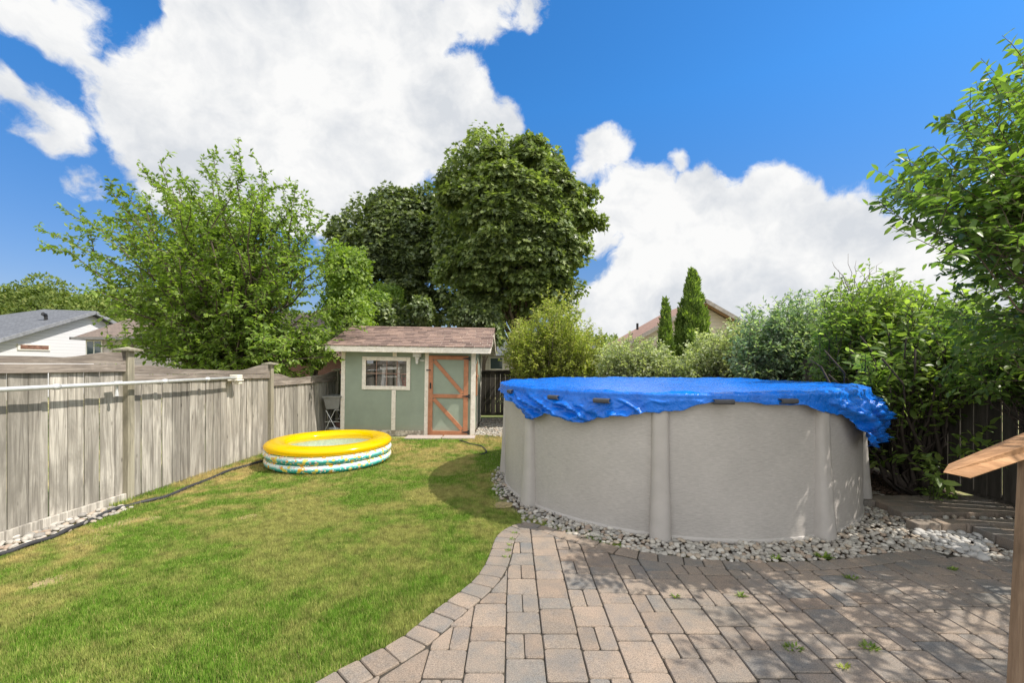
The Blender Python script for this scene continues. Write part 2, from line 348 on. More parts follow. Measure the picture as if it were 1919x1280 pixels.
# ---------------------------------------------------------------- ground
def sheet(name, poly, z, mat):
    me = bpy.data.meshes.new(name); me.from_pydata([(x, y, z) for x, y in poly], [], [tuple(range(len(poly)))]); me.update()
    o = link(name, me, mat); return props(o, kind='structure')
def disc_poly(cx, cy, r, n=64): return [(cx+r*math.cos(2*math.pi*k/n), cy+r*math.sin(2*math.pi*k/n)) for k in range(n)]
sheet('ground', disc_poly(0, 0, 900, 48), -.03, ground_mat)
PCX, PCY, PR = 2.11, 6.15, 2.205
left_px = [(330,1500),(470,1370),(590,1278),(679,1232),(748,1196),(806,1150),(872,1100),(903,1067),(918,1036),(930,1005),(953,987),(985,978)]
front_px = [(985,978),(1013,983),(1044,992),(1082,1004),(1126,1016),(1185,1031),(1260,1041),(1311,1047),(1397,1053),(1518,1052),(1603,1045),(1665,1036),(1740,1030)]
def smooth_line(px, step=.02):
    P = [Vector((*GD(*p), 0)) for p in px]; out = []
    for i in range(len(P)-1):
        p0, p1, p2, p3 = P[max(i-1, 0)], P[i], P[i+1], P[min(i+2, len(P)-1)]
        n = max(2, int((p2-p1).length/step))
        for k in range(n):
            t = k/n; out.append(.5*((2*p1)+(p2-p0)*t+(2*p0-5*p1+4*p2-p3)*t*t+(3*p1-p0-3*p2+p3)*t**3))
    out.append(P[-1]); return np.array([(p.x, p.y) for p in out])
LC = smooth_line(left_px); FC = smooth_line(front_px)
EDGE = np.vstack([LC, FC[1:]])
patio_poly = [tuple(p) for p in EDGE[::4]]+[GD(1851, 1051), (4.1, 3.62), (5.6, 3.62), (5.6, -1), (-1.5, -1)]
def inside(pt, poly):
    x, y = pt; c = False; j = len(poly)-1
    for i in range(len(poly)):
        xi, yi = poly[i]; xj, yj = poly[j]
        if (yi > y) != (yj > y) and x < (xj-xi)*(y-yi)/(yj-yi)+xi: c = not c
        j = i
    return c
def inside_np(P, poly):
    x, y = P[:, 0], P[:, 1]; c = np.zeros(len(P), bool); j = len(poly)-1
    for i in range(len(poly)):
        xi, yi = poly[i]; xj, yj = poly[j]
        if yi != yj: c ^= ((yi > y) != (yj > y)) & (x < (xj-xi)*(y-yi)/(yj-yi)+xi)
        j = i
    return c
sheet('patio_bedding', patio_poly, -.012, sand_mat)
pool_bed = disc_poly(PCX, PCY, PR+.33, 72)
def clip(poly, p, n):      # keep the side n points to
    out = []
    for i in range(len(poly)):
        a, b = poly[i], poly[(i+1) % len(poly)]; da = (a[0]-p[0])*n[0]+(a[1]-p[1])*n[1]; db = (b[0]-p[0])*n[0]+(b[1]-p[1])*n[1]
        if da >= 0: out.append(a)
        if (da >= 0) != (db >= 0): t = da/(da-db); out.append((a[0]+(b[0]-a[0])*t, a[1]+(b[1]-a[1])*t))
    return out
def paver(mb, poly, z, t=.05, j=.0045):
    n = len(poly)
    if n < 3: return
    area = .5*abs(sum(poly[i][0]*poly[(i+1) % n][1]-poly[(i+1) % n][0]*poly[i][1] for i in range(n)))
    if area < .0006: return
    cx = sum(p[0] for p in poly)/n; cy = sum(p[1] for p in poly)/n
    if sum(poly[i][0]*poly[(i+1) % n][1]-poly[(i+1) % n][0]*poly[i][1] for i in range(n)) < 0: poly = poly[::-1]
    # round every corner a little
    q = []
    for i in range(n):
        a, b, c = Vector(poly[i-1]), Vector(poly[i]), Vector(poly[(i+1) % n])
        d1 = (a-b); d2 = (c-b); r1 = min(.019, d1.length*.35)*random.uniform(.7, 1.2); r2 = min(.019, d2.length*.35)*random.uniform(.7, 1.2)
        if r1 < 1e-4 or r2 < 1e-4: continue
        d1.normalize(); d2.normalize(); e = .002
        q += [b+d1*r1, b+d1*r1*.25+d2*r2*.25, b+d2*r2]
    poly = [(p.x+random.uniform(-.0012, .0012), p.y+random.uniform(-.0012, .0012)) for p in q]; n = len(poly)
    def ins(k): return [(p[0]+(cx-p[0])/max(1e-6, math.hypot(cx-p[0], cy-p[1]))*k, p[1]+(cy-p[1])/max(1e-6, math.hypot(cx-p[0], cy-p[1]))*k) for p in poly]
    z += random.uniform(-.0025, .0025); tx = random.uniform(-.008, .008); ty = random.uniform(-.008, .008)
    A = [(x, y, z-t) for x, y in ins(j)]; B = [(x, y, z-.006+(x-cx)*tx+(y-cy)*ty) for x, y in ins(j)]; C = [(x, y, z+(x-cx)*tx+(y-cy)*ty) for x, y in ins(j+.006)]
    fs = [(i, (i+1) % n, n+(i+1) % n, n+i) for i in range(n)]+[(n+i, n+(i+1) % n, 2*n+(i+1) % n, 2*n+i) for i in range(n)]+[tuple(range(2*n, 3*n))]
    mb.add(A+B+C, fs)
def patio():
    mb = MB(); cw = .215; BW_L = .19; BW_F = .15
    nl = len(LC)
    cent = []     # centreline of the border course
    nor = []
    for i in range(len(EDGE)):
        a = EDGE[max(i-3, 0)]; b = EDGE[min(i+3, len(EDGE)-1)]; d = b-a; d /= np.hypot(*d); nn = np.array((d[1], -d[0])); nor.append(nn)
        w = BW_L if i < nl else BW_F; cent.append(EDGE[i]+nn*w)
    cent = np.array(cent); nor = np.array(nor)
    ci = -8
    while ci*cw < 5.6:
        x0 = -.037+ci*cw; x1 = x0+cw; y = .4+(ci % 2)*.1+(.07 if ci % 4 > 1 else 0); k = ci*3 % 2
        while y < 5:
            if ci % 2 == 0:
                ln = .222; rs = [(x0, x1, y, y+ln)] if k % 2 == 0 else [(x0, x0+cw/2, y, y+ln), (x0+cw/2, x1, y, y+ln)]
            else:
                ln = .262 if k % 2 == 0 else .134; rs = [(x0, x1, y, y+ln)]
            for (a, b, c, d) in rs:
                p = [(a, c), (b, c), (b, d), (a, d)]; m = np.array(((a+b)/2, (c+d)/2))
                dist = np.hypot(*(cent-m).T); i = int(dist.argmin())
                if dist[i] < .35:
                    for ii in (max(0, i-4), i, min(len(cent)-1, i+4)):
                        p = clip(p, cent[ii], nor[ii])
                        if len(p) < 3: break
                    if len(p) >= 3: paver(mb, p, 0)
                elif inside(m, patio_poly): paver(mb, p, 0)
            y += ln; k += 1
        ci += 1
    def course(C, w, step):
        s = np.concatenate(([0], np.cumsum(np.hypot(*np.diff(C, axis=0).T)))); pos = 0
        while pos < s[-1]-.03:
            st = step*random.uniform(.88, 1.12); e = min(pos+st, s[-1])
            i, j = np.searchsorted(s, pos), min(np.searchsorted(s, e), len(C)-1)
            def nrm(i):
                d = C[min(i+4, len(C)-1)]-C[max(i-4, 0)]; d = d/np.hypot(*d); return np.array((d[1], -d[0]))
            if i != j:
                a, b = C[i], C[j]; paver(mb, [tuple(a), tuple(a+nrm(i)*w), tuple(b+nrm(j)*w), tuple(b)], .001)
            pos = e
    course(LC, BW_L, .145); course(FC, BW_F, .165)
    me = bpy.data.meshes.new('patio'); me.from_pydata(mb.v, [], mb.f); me.update()
    props(link('patio', me, paver_mat), kind='structure')
patio()
# grass, one mass of blades
SHED_Y = 9.84
def fence_x(Y): return -4.62+(Y-3.9)*.045
KX, KY, KR = -3.02, 7.28, .98
patches = [(*GD(185, 990), .16, .8), (*GD(235, 977), .15, .8), (*GD(290, 969), .13, .8), (*GD(90, 1088), .09, 1), (*GD(65, 1096), .08, 1), (*GD(100, 1085), .22, .5), (*GD(250, 980), .5, .35), (*GD(165, 1010), .3, .5), (*GD(465, 967), .16, .6), (*GD(945, 945), .24, 1.0), ]
def grass():
    n = 900000
    u = rng.random(n); y0, y1 = 1.9, 11.5; Y = 1/(1/y0-u*(1/y0-1/y1)); Y = Y*.75+.25*rng.uniform(y0, y1, n)
    X = rng.uniform(-1.22, .25, n)*np.maximum(Y, 2.2); X = np.where(X < -4.9, rng.uniform(-4.7, .5, n), X)
    P = np.c_[X, Y]
    keep = (P[:, 0] > fence_x(Y)+.06) & (P[:, 0] < 1.3)
    keep &= ~inside_np(P, patio_poly)
    dp = np.hypot(X-PCX, Y-PCY); edge = rng.normal(0, .05, n)
    keep &= dp > PR+.17+edge+np.where(Y < 5.4, .15, 0)
    keep &= (np.hypot(X-KX, Y-KY) > KR-.05)
    keep &= ~((Y > SHED_Y-.35+rng.normal(0, .03, n)) & (X > -2.75) & (X < -.9)) & (Y < SHED_Y-.02+rng.normal(0, .02, n)*(X > -.8))
    keep &= ~((X < fence_x(Y)+.34+rng.normal(0, .05, n)) & (Y < 4.8))
    for (a, b, r, q) in patches: keep &= ~((np.hypot((X-a), (Y-b)*1.0) < r*(.35+.95*rng.random(n))) & (rng.random(n) < .85*q))
    X, Y = X[keep], Y[keep]; n = len(X)
    lum = np.array([noise.noise(Vector((x*1.7, y*1.7, 3))) for x, y in zip(X[::1], Y[::1])]) if n < 700000 else 0
    h = rng.uniform(.012, .026, n)*(1+.35*lum); w = (.0011+.0006*Y)*rng.uniform(.7, 1.3, n)
    near_edge = rng.random(n) < .012; h = np.where(near_edge, h*1.9, h)
    fb = np.clip(1-(X-fence_x(Y)-.06)/.42, 0, 1)*(Y > 4.9); sb = np.clip(1-np.abs(Y-SHED_Y)/.25, 0, 1); pb = np.clip(1-(np.hypot(X-PCX, Y-PCY)-PR-.17)/.15, 0, 1)
    h = h*(1+(2.6*fb+2.0*sb+1.2*pb)*rng.random(n))
    a = rng.uniform(0, 2*np.pi, n); b = rng.uniform(0, 2*np.pi, n); lean = rng.uniform(.0, .022, n)
    V = np.zeros((n, 3, 3)); V[:, 0] = np.c_[X-np.cos(a)*w, Y-np.sin(a)*w, np.full(n, -.03)]; V[:, 1] = np.c_[X+np.cos(a)*w, Y+np.sin(a)*w, np.full(n, -.03)]
    V[:, 2] = np.c_[X+np.cos(b)*lean, Y+np.sin(b)*lean, h-.012]
    me = npmesh('grass', V.reshape(-1, 3), np.arange(3*n), np.full(n, 3)); props(link('grass', me, blade_mat), 'short mown green lawn with dry yellow patches', 'grass', kind='stuff')
grass()
tan_soil = plain('dry_thatch', (.33, .26, .13), .95, .3, 22, .8)
for ip, (a, b, r_, q) in enumerate(patches):
    sheet('bare_patch', [(a+.6*r_*(.8+.35*noise.noise(Vector((math.cos(t*.26)*2+a, math.sin(t*.26)*2, b))))*math.cos(t*.2618), b+.6*r_*(.8+.35*noise.noise(Vector((math.cos(t*.26)*2+a, math.sin(t*.26)*2, b))))*math.sin(t*.2618)) for t in range(24)], -.021+.0012*ip, tan_soil)
# river stones
def ico():
    import bmesh
    bm = bmesh.new(); bmesh.ops.create_icosphere(bm, subdivisions=2, radius=1); v = np.array([p.co[:] for p in bm.verts]); f = np.array([[q.index for q in p.verts] for p in bm.faces]); bm.free(); return v, f
IV, IF = ico()
def stones(name, P, size, z0, label, cat, mat=None):
    n = len(P); V = np.repeat(IV[None], n, 0).copy(); s = size*rng.uniform(.6, 1.25, (n, 1))
    sc3 = np.c_[s[:, 0]*rng.uniform(.8, 1.25, n), s[:, 0]*rng.uniform(.7, 1.05, n), s[:, 0]*rng.uniform(.42, .72, n)]
    lump = 1+.16*np.sin(V[:, :, 0]*rng.uniform(1, 3, (n, 1))+rng.uniform(0, 6, (n, 1)))*np.cos(V[:, :, 1]*rng.uniform(1, 3, (n, 1))+rng.uniform(0, 6, (n, 1)))+.08*np.sin(V[:, :, 2]*4+rng.uniform(0, 6, (n, 1)))
    V = V*lump[:, :, None]*sc3[:, None, :]
    t = rng.normal(0, .3, n); c, s_ = np.cos(t)[:, None], np.sin(t)[:, None]; y, z = V[:, :, 1]*c-V[:, :, 2]*s_, V[:, :, 1]*s_+V[:, :, 2]*c; V[:, :, 1], V[:, :, 2] = y, z
    t = rng.uniform(0, 6.3, n); c, s_ = np.cos(t)[:, None], np.sin(t)[:, None]; x, y = V[:, :, 0]*c-V[:, :, 1]*s_, V[:, :, 0]*s_+V[:, :, 1]*c; V[:, :, 0], V[:, :, 1] = x, y
    V += np.c_[P, z0+rng.uniform(0, 1, n)*size*.75][:, None, :]
    Fc = (IF[None]+np.arange(n)[:, None, None]*len(IV)).reshape(-1)
    me = npmesh(name, V.reshape(-1, 3), Fc, np.full(n*len(IF), 3)); o = link(name, me, mat or stone_mat, smooth=True)
    return props(o, label, cat, kind='stuff')
def scatter(n, box, ok, dmin):
    P = np.c_[rng.uniform(box[0], box[1], n), rng.uniform(box[2], box[3], n)]; P = P[ok(P)]; cell = {}; out = []
    for x, y in P:
        k = (int(x/dmin), int(y/dmin))
        if any((x-a)**2+(y-b)**2 < dmin*dmin for i in (-1, 0, 1) for j in (-1, 0, 1) for a, b in cell.get((k[0]+i, k[1]+j), ())): continue
        cell.setdefault(k, []).append((x, y)); out.append((x, y))
    return np.array(out)
box_poly = [GD(1724, 1024), GD(1851, 1051), GD(1851, 1012), (4.2, 4.22), (3.95, 4.25), (3.6, 4.3)]
def ring_ok(P):
    d = np.hypot(P[:, 0]-PCX, P[:, 1]-PCY); ang = np.arctan2(P[:, 1]-PCY, P[:, 0]-PCX)
    ok = (d > PR-.02) & ~inside_np(P, patio_poly)
    front = (P[:, 1] < 5.35) & (P[:, 0] > .1); left = (P[:, 0] < .3) & (d < PR+.20) & (rng.random(len(P)) < .3); right = (P[:, 0] > 3.3) & (P[:, 1] < 5.6) & (P[:, 0] < 4.55)
    ok &= (front & (P[:, 0] < 3.8)) | (left) | right
    ok &= ~((P[:, 1] > 4.22) & (P[:, 0] > 3.78+(P[:, 1]-4.22)*-.1) & (P[:, 1] < 5.05) & (P[:, 0] > 4.05))
    ok &= ~((P[:, 0] > 4.27) & (P[:, 1] < 4.3))
    ok &= ~((P[:, 0] < .35) & (P[:, 0] > -.1) & (P[:, 1] > 4.3) & (P[:, 1] < 5.3) & (rng.random(len(P)) < .55))
    return ok
P = scatter(60000, (-.6, 4.6, 3.4, 8.2), ring_ok, .032)
sheet('pool_bed', [(-.02, 5.2), (.12, 4.42), (.6, 4.1), (1.2, 3.85), (2.2, 3.62), (3.2, 3.68), (4.6, 3.7), (5.6, 3.64), (5.6, 9.5), (2, 9.5), (-.55, 8.0), (-.55, 6.2)], -.021, soil_mat)
stones('river_stones', P, .027, -.012, 'bed of rounded pale river stones round the foot of the big pool', 'gravel')
P = scatter(12000, (-4.7, -4.0, 2.8, 4.9), lambda P: (P[:, 0] > fence_x(P[:, 1])+.02) & (P[:, 0] < fence_x(P[:, 1])+.33), .045)
stones('fence_stones', P, .036, -.015, 'strip of pale stones between the left fence and the black hose', 'gravel')
P = scatter(16000, (-.95, 1.2, 8.9, 12.8), lambda P: (P[:, 0] > -.84) & (np.hypot(P[:, 0]-PCX, P[:, 1]-PCY) > PR+.1) & (P[:, 1] > 9.6-.25*P[:, 0]), .04)
stones('side_gravel', P, .026, -.014, 'patch of grey gravel beside the right wall of the shed', 'gravel')
sheet('side_bed', [(-.9, 9.6), (1.6, 8.9), (2.5, 9.3), (2.5, 12.9), (-.9, 12.9)], -.022, soil_mat)
P = scatter(9000, (3.6, 5.45, 5.0, 9.0), lambda P: (np.hypot(P[:, 0]-PCX, P[:, 1]-PCY) > PR+.05) & (P[:, 0] > 4.2), .03)
stones('mulch', P, .022, -.01, 'dark bark mulch under the bushes along the right fence', 'mulch', mulch_mat)
# ---------------------------------------------------------------- fences
def post_cap(x, y, z, w=.17):
    mb = MB(); mb.prism([(x-w/2, y-w/2), (x+w/2, y-w/2), (x+w/2, y+w/2), (x-w/2, y+w/2)], z, z+.022); q = w*.5
    b = [(x-q*.96, y-q*.96, z+.022), (x+q*.96, y-q*.96, z+.022), (x+q*.96, y+q*.96, z+.022), (x-q*.96, y+q*.96, z+.022), (x, y, z+.05)]
    mb.add(b, [(0, 1, 4), (1, 2, 4), (2, 3, 4), (3, 0, 4)]); return mb
def left_fence():
    t = thing('wooden_fence', 'weathered grey board fence with scalloped top along the left side of the lawn', 'fence', (-4.5, 6, 0))
    posts = [(-.3, 1.84), (2.45, 1.84), (5.18, 1.82), (8.0, 1.645), (10.75, 1.49), (12.9, 1.45)]
    # y0,y1, rail bottom (start,end), rail height, board top at posts (start,end), dip
    bays = [(-.3, 2.45, 1.53, 1.53, .088, 1.76, 1.76, .085), (2.45, 5.18, 1.53, 1.515, .088, 1.76, 1.755, .085), (5.18, 8.0, 1.405, 1.335, .072, 1.60, 1.57, .07), (8.0, 10.75, 1.19, 1.17, .09, 1.405, 1.42, .085), (10.75, 12.9, 1.13, 1.12, .09, 1.35, 1.35, .08)]
    for (y, h) in posts:
        x = fence_x(y); mb = MB(); mb.box(x-.03, x+.06, y-.045, y+.045, -.05, h-.06)
        p = part('post', mb, fence_post, t, bevel=.006); part('post_cap', post_cap(x+.015, y, h-.06, .2), fence_post, p)
    for (y0, y1, r0, r1, rh, t0, t1, dip) in bays:
        a, b = y0+.047, y1-.047; bd = MB(); y = a+.004
        while y < b-.03:
            w = min((.166 if y1 < 6 else .146)+random.uniform(-.006, .004), b-y); g = random.choice((.002, .003, .003, .004, .005, .009)) if w > .1 else .002
            x = fence_x(y+w/2)+random.uniform(-.002, .004); tw = random.uniform(-.004, .004)
            f = (y-a)/(b-a); top = r0+(r1-r0)*f+.02
            vs = [(x-.016, y, -.02), (x-.016+0, y+w, -.02), (x-.016, y+w, top), (x-.016, y, top), (x+tw, y, .012+random.uniform(-.01, .01)), (x-tw, y+w, .012), (x-tw, y+w, top), (x+tw, y, top)]
            bd.add(vs, [(0, 3, 2, 1), (4, 5, 6, 7), (0, 1, 5, 4), (2, 3, 7, 6), (1, 2, 6, 5), (3, 0, 4, 7)]); y += w+g
        part('board_panel', bd, fence_v, t, bevel=.003)
        for nm, d0 in (('top_rail', 0), ('back_rail', 1)):
            mb = MB(); xa, xb = fence_x(a)+.024, fence_x(b)+.024
            if d0: xa -= .066; xb -= .066
            mb.bar((xa, a, r0+rh/2), (xb, b, r1+rh/2), .034, rh); part(nm, mb, fence_h, t, bevel=.004)
        mb = MB(); n = 28; x_ = .018; vs = []
        for k in range(n+1):
            f = k/n; yy = a+(b-a)*f; s = abs(2*f-1); e = min(1, max(0, (s-.45)/.45)); e = e*e*(3-2*e)
            top = t0+(t1-t0)*f-dip*(1-e)+(.012*math.sin(f*9+y0)); lo = r0+rh+(r1-r0)*f+.007; x = fence_x(yy)
            vs += [(x-.016+x_, yy, lo), (x+x_+.014, yy, lo), (x+x_+.014, yy, max(top, lo+.035)), (x-.016+x_, yy, max(top, lo+.035))]
        fs = [(k*4+i, k*4+(i+1) % 4, k*4+4+(i+1) % 4, k*4+4+i) for k in range(n) for i in range(4)]+[(0, 1, 2, 3), (n*4+3, n*4+2, n*4+1, n*4)]
        mb.add(vs, fs); part('scalloped_board', mb, fence_h, t)
        if y1 < 6:
            mb = MB(); mb.bar((fence_x(a)+.025, a-.04, .06), (fence_x(b)+.025, b+.04, .035), .036, .1); part('kick_board', mb, fence_v, t, bevel=.004)
    return t
left_fence()
def plain_fence(name, label, p0, p1, h, base, mat, step=2.45, gap=.012, face=1):
    a, b = Vector((*p0, 0)), Vector((*p1, 0)); d = (b-a); ln = d.length; d.normalize(); n = Vector((d.y, -d.x, 0))*face
    t = thing(name, label, 'fence', tuple((a+b)/2)); k = 0; s = 0
    Mx = Matrix((d, n, Vector((0, 0, 1)))).transposed().to_4x4(); Mx.translation = a
    while s < ln-.1:
        e = min(s+step, ln); mb = MB(); x = s+.05
        while x < e-.05:
            w = min(.138, e-.05-x); hh = h+random.uniform(-.006, .006); mb.box(x, x+w, 0, .018, base, hh, Mx); x += w+gap*random.uniform(.3, 1.6)
        part('board_panel', mb, mat, t, bevel=.002)
        mb = MB(); mb.box(s, s+.09, -.05, .04, -.05, h+.12, Mx); p = part('post', mb, mat, t, bevel=.004)
        for zz in (base-.045, h-.09):
            mb = MB(); mb.box(s+.09, e, -.04, -.002, zz, zz+.09, Mx); part('rail', mb, mat, t, bevel=.003)
        mb = MB(); mb.box(s+.045, e+.045, -.045, .05, h, h+.035, Mx); part('cap_rail', mb, mat, t, bevel=.003)
        s = e
    return t
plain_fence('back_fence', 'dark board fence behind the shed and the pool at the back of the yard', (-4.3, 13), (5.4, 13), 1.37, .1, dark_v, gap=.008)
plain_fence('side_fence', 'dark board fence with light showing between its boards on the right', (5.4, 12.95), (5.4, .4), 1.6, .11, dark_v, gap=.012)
# ---------------------------------------------------------------- pipe on the fence
def pipe():
    t = thing('clothesline_pole', 'long grey metal pole held along the left fence by clamps', 'pole', (-4.4, 4.5, 1.38))
    def q(y): return Vector((fence_x(y)+.15, y, 1.385))
    mb = MB(); mb.tube([q(1.6), q(3.5), q(5), q(6.86)], [.024, .0235, .022, .02], 12); part('pipe', mb, steel, t, True)
    for y in (4.25, 5.52, 6.25): mb = MB(); mb.tube([q(y), q(y+.05)], .03, 12); part('clamp', mb, steel, t, True)
    y = 4.93; c = q(y); mb = MB(); mb.tube([c+Vector((-.03, 0, 0)), c+Vector((-.03, 0, -.075)), c+Vector((-.03, 0, -.14))], [.012, .012, .02], 8); mb.box(c.x-.05, c.x-.01, y-.05, y+.05, 1.40, 1.415); part('hook', mb, steel, t)
    c = q(6.9); mb = MB(); mb.box(c.x-.10, c.x+.035, 6.86, 6.99, 1.36, 1.43); mb.box(c.x-.12, c.x+.05, 6.84, 7.0, 1.33, 1.357); mb.box(c.x-.05, c.x+.03, 6.9, 6.99, 1.28, 1.328); part('end_bracket', mb, cream, t, bevel=.008)
pipe()
def hose(name, px, r, label, dh=0):
    pts = [Vector((*GD(*p), r-.008)) for p in px]; out = []
    for i in range(len(pts)-1):
        p0, p1, p2, p3 = pts[max(i-1, 0)], pts[i], pts[i+1], pts[min(i+2, len(pts)-1)]
        for k in range(8):
            s = k/8; out.append(.5*((2*p1)+(p2-p0)*s+(2*p0-5*p1+4*p2-p3)*s*s+(3*p1-p0-3*p2+p3)*s**3)+Vector((0, 0, .006*math.sin(i*5+s*4))))
    mb = MB(); mb.tube(out, r, 8); return single(name, mb, hose_mat, label, 'hose', tuple(out[0]), smooth=True)
hose_mat = plain('black_hose', (.035, .035, .038), .6, .3, 20, .2)
hose('garden_hose', [(-160, 1100), (-60, 1062), (0, 1042), (60, 1022), (120, 1000), (190, 968), (240, 950), (300, 936), (360, 913), (420, 888), (470, 872), (520, 860)], .021, 'black hose edging the lawn along the left fence')
hose('garden_hose', [(862, 826), (885, 833), (905, 838), (912, 848), (900, 852)], .012, 'short thin black hose on the grass near the shed corner')
# ---------------------------------------------------------------- shed
def shed():
    t = thing('garden_shed', 'small sage green shed with cream trim and brown shingle roof', 'shed', (-2.37, SHED_Y, 0), rot=(0, R(.9), 0))
    D = 2.44; xl, xr = -1.47, 1.47
    def P(name, mb, m, par=t, **k): return part(name, mb, m, par, local=True, **k)
    WX0, WX1, WZ0, WZ1 = -.95, .0, 1.07, 1.68
    mb = MB()   # front wall round the window opening, side walls, back
    mb.box(xl, WX0, 0, .06, -.1, 2.0); mb.box(WX1, .49, 0, .06, -.1, 2.0); mb.box(WX0, WX1, 0, .06, -.1, WZ0); mb.box(WX0, WX1, 0, .06, WZ1, 2.0)
    mb.box(.49, 1.36, 0, .06, 1.80, 2.0); mb.box(1.36, xr, 0, .06, -.1, 2.0)
    for x in (xl, xr-.06):
        M4 = Matrix.Translation((x, 0, 0)) @ Matrix(((0, 0, 1, 0), (1, 0, 0, 0), (0, 1, 0, 0), (0, 0, 0, 1)))
        mb.prism([(.06, -.1), (D-.06, -.1), (D-.06, 2.07), (D/2, 2.46), (.06, 2.07)], 0, .06, M4)
    mb.box(xl, xr, D-.06, D, -.1, 2.0); P('wall', mb, shed_green)
    mb = MB(); mb.box(xl+.06, xr-.06, .06, D-.06, -.1, -.02); P('floor', mb, bark_dark)
    # trim
    for (x0, x1, z0, z1, y) in ((-1.49, -1.40, -.05, 1.99, .02), (-.348, -.255, .10, 1.0, .02), (-.335, -.245, 1.75, 1.99, .02), (.39, .476, -.01, 1.99, .02), (1.43, 1.53, -.02, 1.99, .024)):
        mb = MB(); mb.box(x0, x1, -y, -.001, z0, z1); P('trim_board', mb, cream_trim, bevel=.003)
    mb = MB(); mb.box(-1.398, .388, -.017, -.001, -.03, .098); P('sill_board', mb, peeled, bevel=.003)
    for (y0, y1) in ((.0, .09), (1.18, 1.26), (D-.09, D)):
        mb = MB(); mb.box(xr+.001, xr+.022, y0, y1, -.04, 2.0 if y0 != 1.18 else 1.2); P('trim_board', mb, cream_trim, bevel=.003)
    # window
    w = MB()
    w.box(-1.016, -.93, -.03, .0, 1.005, 1.747); w.box(-.02, .064, -.03, 0, 1.005, 1.747); w.box(-.93, -.02, -.028, 0, 1.66, 1.745); w.box(-.93, -.02, -.028, 0, 1.007, 1.092)
    wf = P('window', w, cream_trim, bevel=.003)
    m = MB()
    for x in (-.70, -.468, -.236): m.box(x-.008, x+.008, -.006, .008, 1.09, 1.66)
    m.box(-.93, -.02, -.004, .006, 1.363, 1.379); P('muntin', m, plain('brown_muntin', (.34, .22, .17), .6), wf)
    g = MB(); g.box(-.94, -.01, .012, .018, 1.08, 1.67); P('pane', g, pane_mat, wf)
    # door
    d = MB(); d.box(.482, 1.366, -.02, .02, 0, 1.785); dr = P('door', d, shed_green)
    f = MB(); y0, y1 = -.045, -.021
    f.box(.478, .58, y0, y1, -.01, 1.79); f.box(1.268, 1.37, y0, y1, -.01, 1.79); f.box(.58, 1.268, y0, y1, 1.705, 1.79); f.box(.58, 1.268, y0, y1, .845, .93); f.box(.58, 1.268, y0, y1, -.01, .105)
    f.bar((.60, -.031, 1.68), (1.25, -.031, .95), .085, .022, up=(0, 1, 0)); f.bar((.60, -.031, .82), (1.25, -.031, .13), .085, .022, up=(0, 1, 0))
    P('door_brace', f, orange_wood, dr, bevel=.003)
    for z in (1.735, .89, .085):
        h = MB(); h.prism([(1.24, z-.006), (1.36, z-.022), (1.385, z-.045), (1.41, z-.045), (1.41, z+.045), (1.385, z+.045), (1.36, z+.022), (1.24, z+.006)], -.001, .007, Matrix(((1, 0, 0, 0), (0, 0, -1, -.046), (0, 1, 0, 0), (0, 0, 0, 1)))); P('hinge', h, black, dr)
    h = MB(); h.box(.512, .54, -.058, -.046, 1.05, 1.18); h.tube([(.526, -.06, 1.08), (.526, -.09, 1.1), (.526, -.09, 1.15), (.526, -.06, 1.17)], .007, 6); P('handle', h, black, dr)
    h = MB(); h.box(.43, .53, -.056, -.0455, 1.45, 1.475); P('latch', h, black, dr)
    # roof
    ys, zs, yr, zr = -.37, 1.985, D/2, 2.50; sl = math.hypot(yr-ys, zr-zs); X0, X1 = -1.70, 1.88
    rf = MB()
    for s in (0, 1):
        a = Vector((0, ys if s == 0 else D-ys, zs)); b = Vector((0, yr, zr)); dd = (b-a).normalized(); nn = Vector((0, -dd.z, dd.y)) if s == 0 else Vector((0, dd.z, -dd.y))
        if nn.z < 0: nn = -nn
        q = [a+Vector((X0, 0, 0)), a+Vector((X1, 0, 0)), b+Vector((X1, 0, 0)), b+Vector((X0, 0, 0))]; vs = q+[p-nn*.02 for p in q]
        rf.add(vs, [(0, 1, 2, 3), (7, 6, 5, 4), (0, 4, 5, 1), (2, 6, 7, 3), (1, 5, 6, 2), (3, 7, 4, 0)])
    roof = P('roof', rf, cream_trim)
    sh = MB(); nr = 13
    for s in (0, 1):
        a = Vector((0, ys-.03 if s == 0 else D-ys+.03, zs-.012)); b = Vector((0, yr, zr+.004)); dd = (b-a); ln = dd.length; dd.normalize(); nn = Vector((0, -dd.z, dd.y)) if dd.y > 0 else Vector((0, dd.z, -dd.y))
        st = ln/nr
        for r in range(nr):
            x = X0-.02+(-.11 if r % 2 else 0)
            while x < X1+.02:
                w_ = random.choice((.15, .17, .2, .22)); xa, xb = max(x, X0-.02), min(x+w_-.006, X1+.02); x += w_+.004
                if xb-xa < .02: continue
                lo = a+dd*(st*r)+dd*random.uniform(-.004, .004); hi = a+dd*min(ln, st*(r+1)+.03)
                th = .012+random.uniform(0, .006); q = [Vector((xa, lo.y, lo.z))+nn*.002, Vector((xb, lo.y, lo.z))+nn*.002, Vector((xb, hi.y, hi.z))+nn*.001, Vector((xa, hi.y, hi.z))+nn*.001]
                top = [q[0]+nn*th, q[1]+nn*th, q[2]+nn*.004, q[3]+nn*.004]
                sh.add(q+top, [(4, 5, 6, 7), (0, 1, 5, 4), (1, 2, 6, 5), (3, 0, 4, 7)])
    x = X0-.02
    while x < X1:
        xb = min(x+.2, X1+.02); sh.add([(x, yr-.09, zr-.006), (xb, yr-.09, zr-.006), (xb, yr, zr+.03), (x, yr, zr+.03), (xb, yr+.09, zr-.006), (x, yr+.09, zr-.006)], [(0, 1, 2, 3), (3, 2, 4, 5)]); x += .19
    P('shingles', sh, shingle_brown, roof)
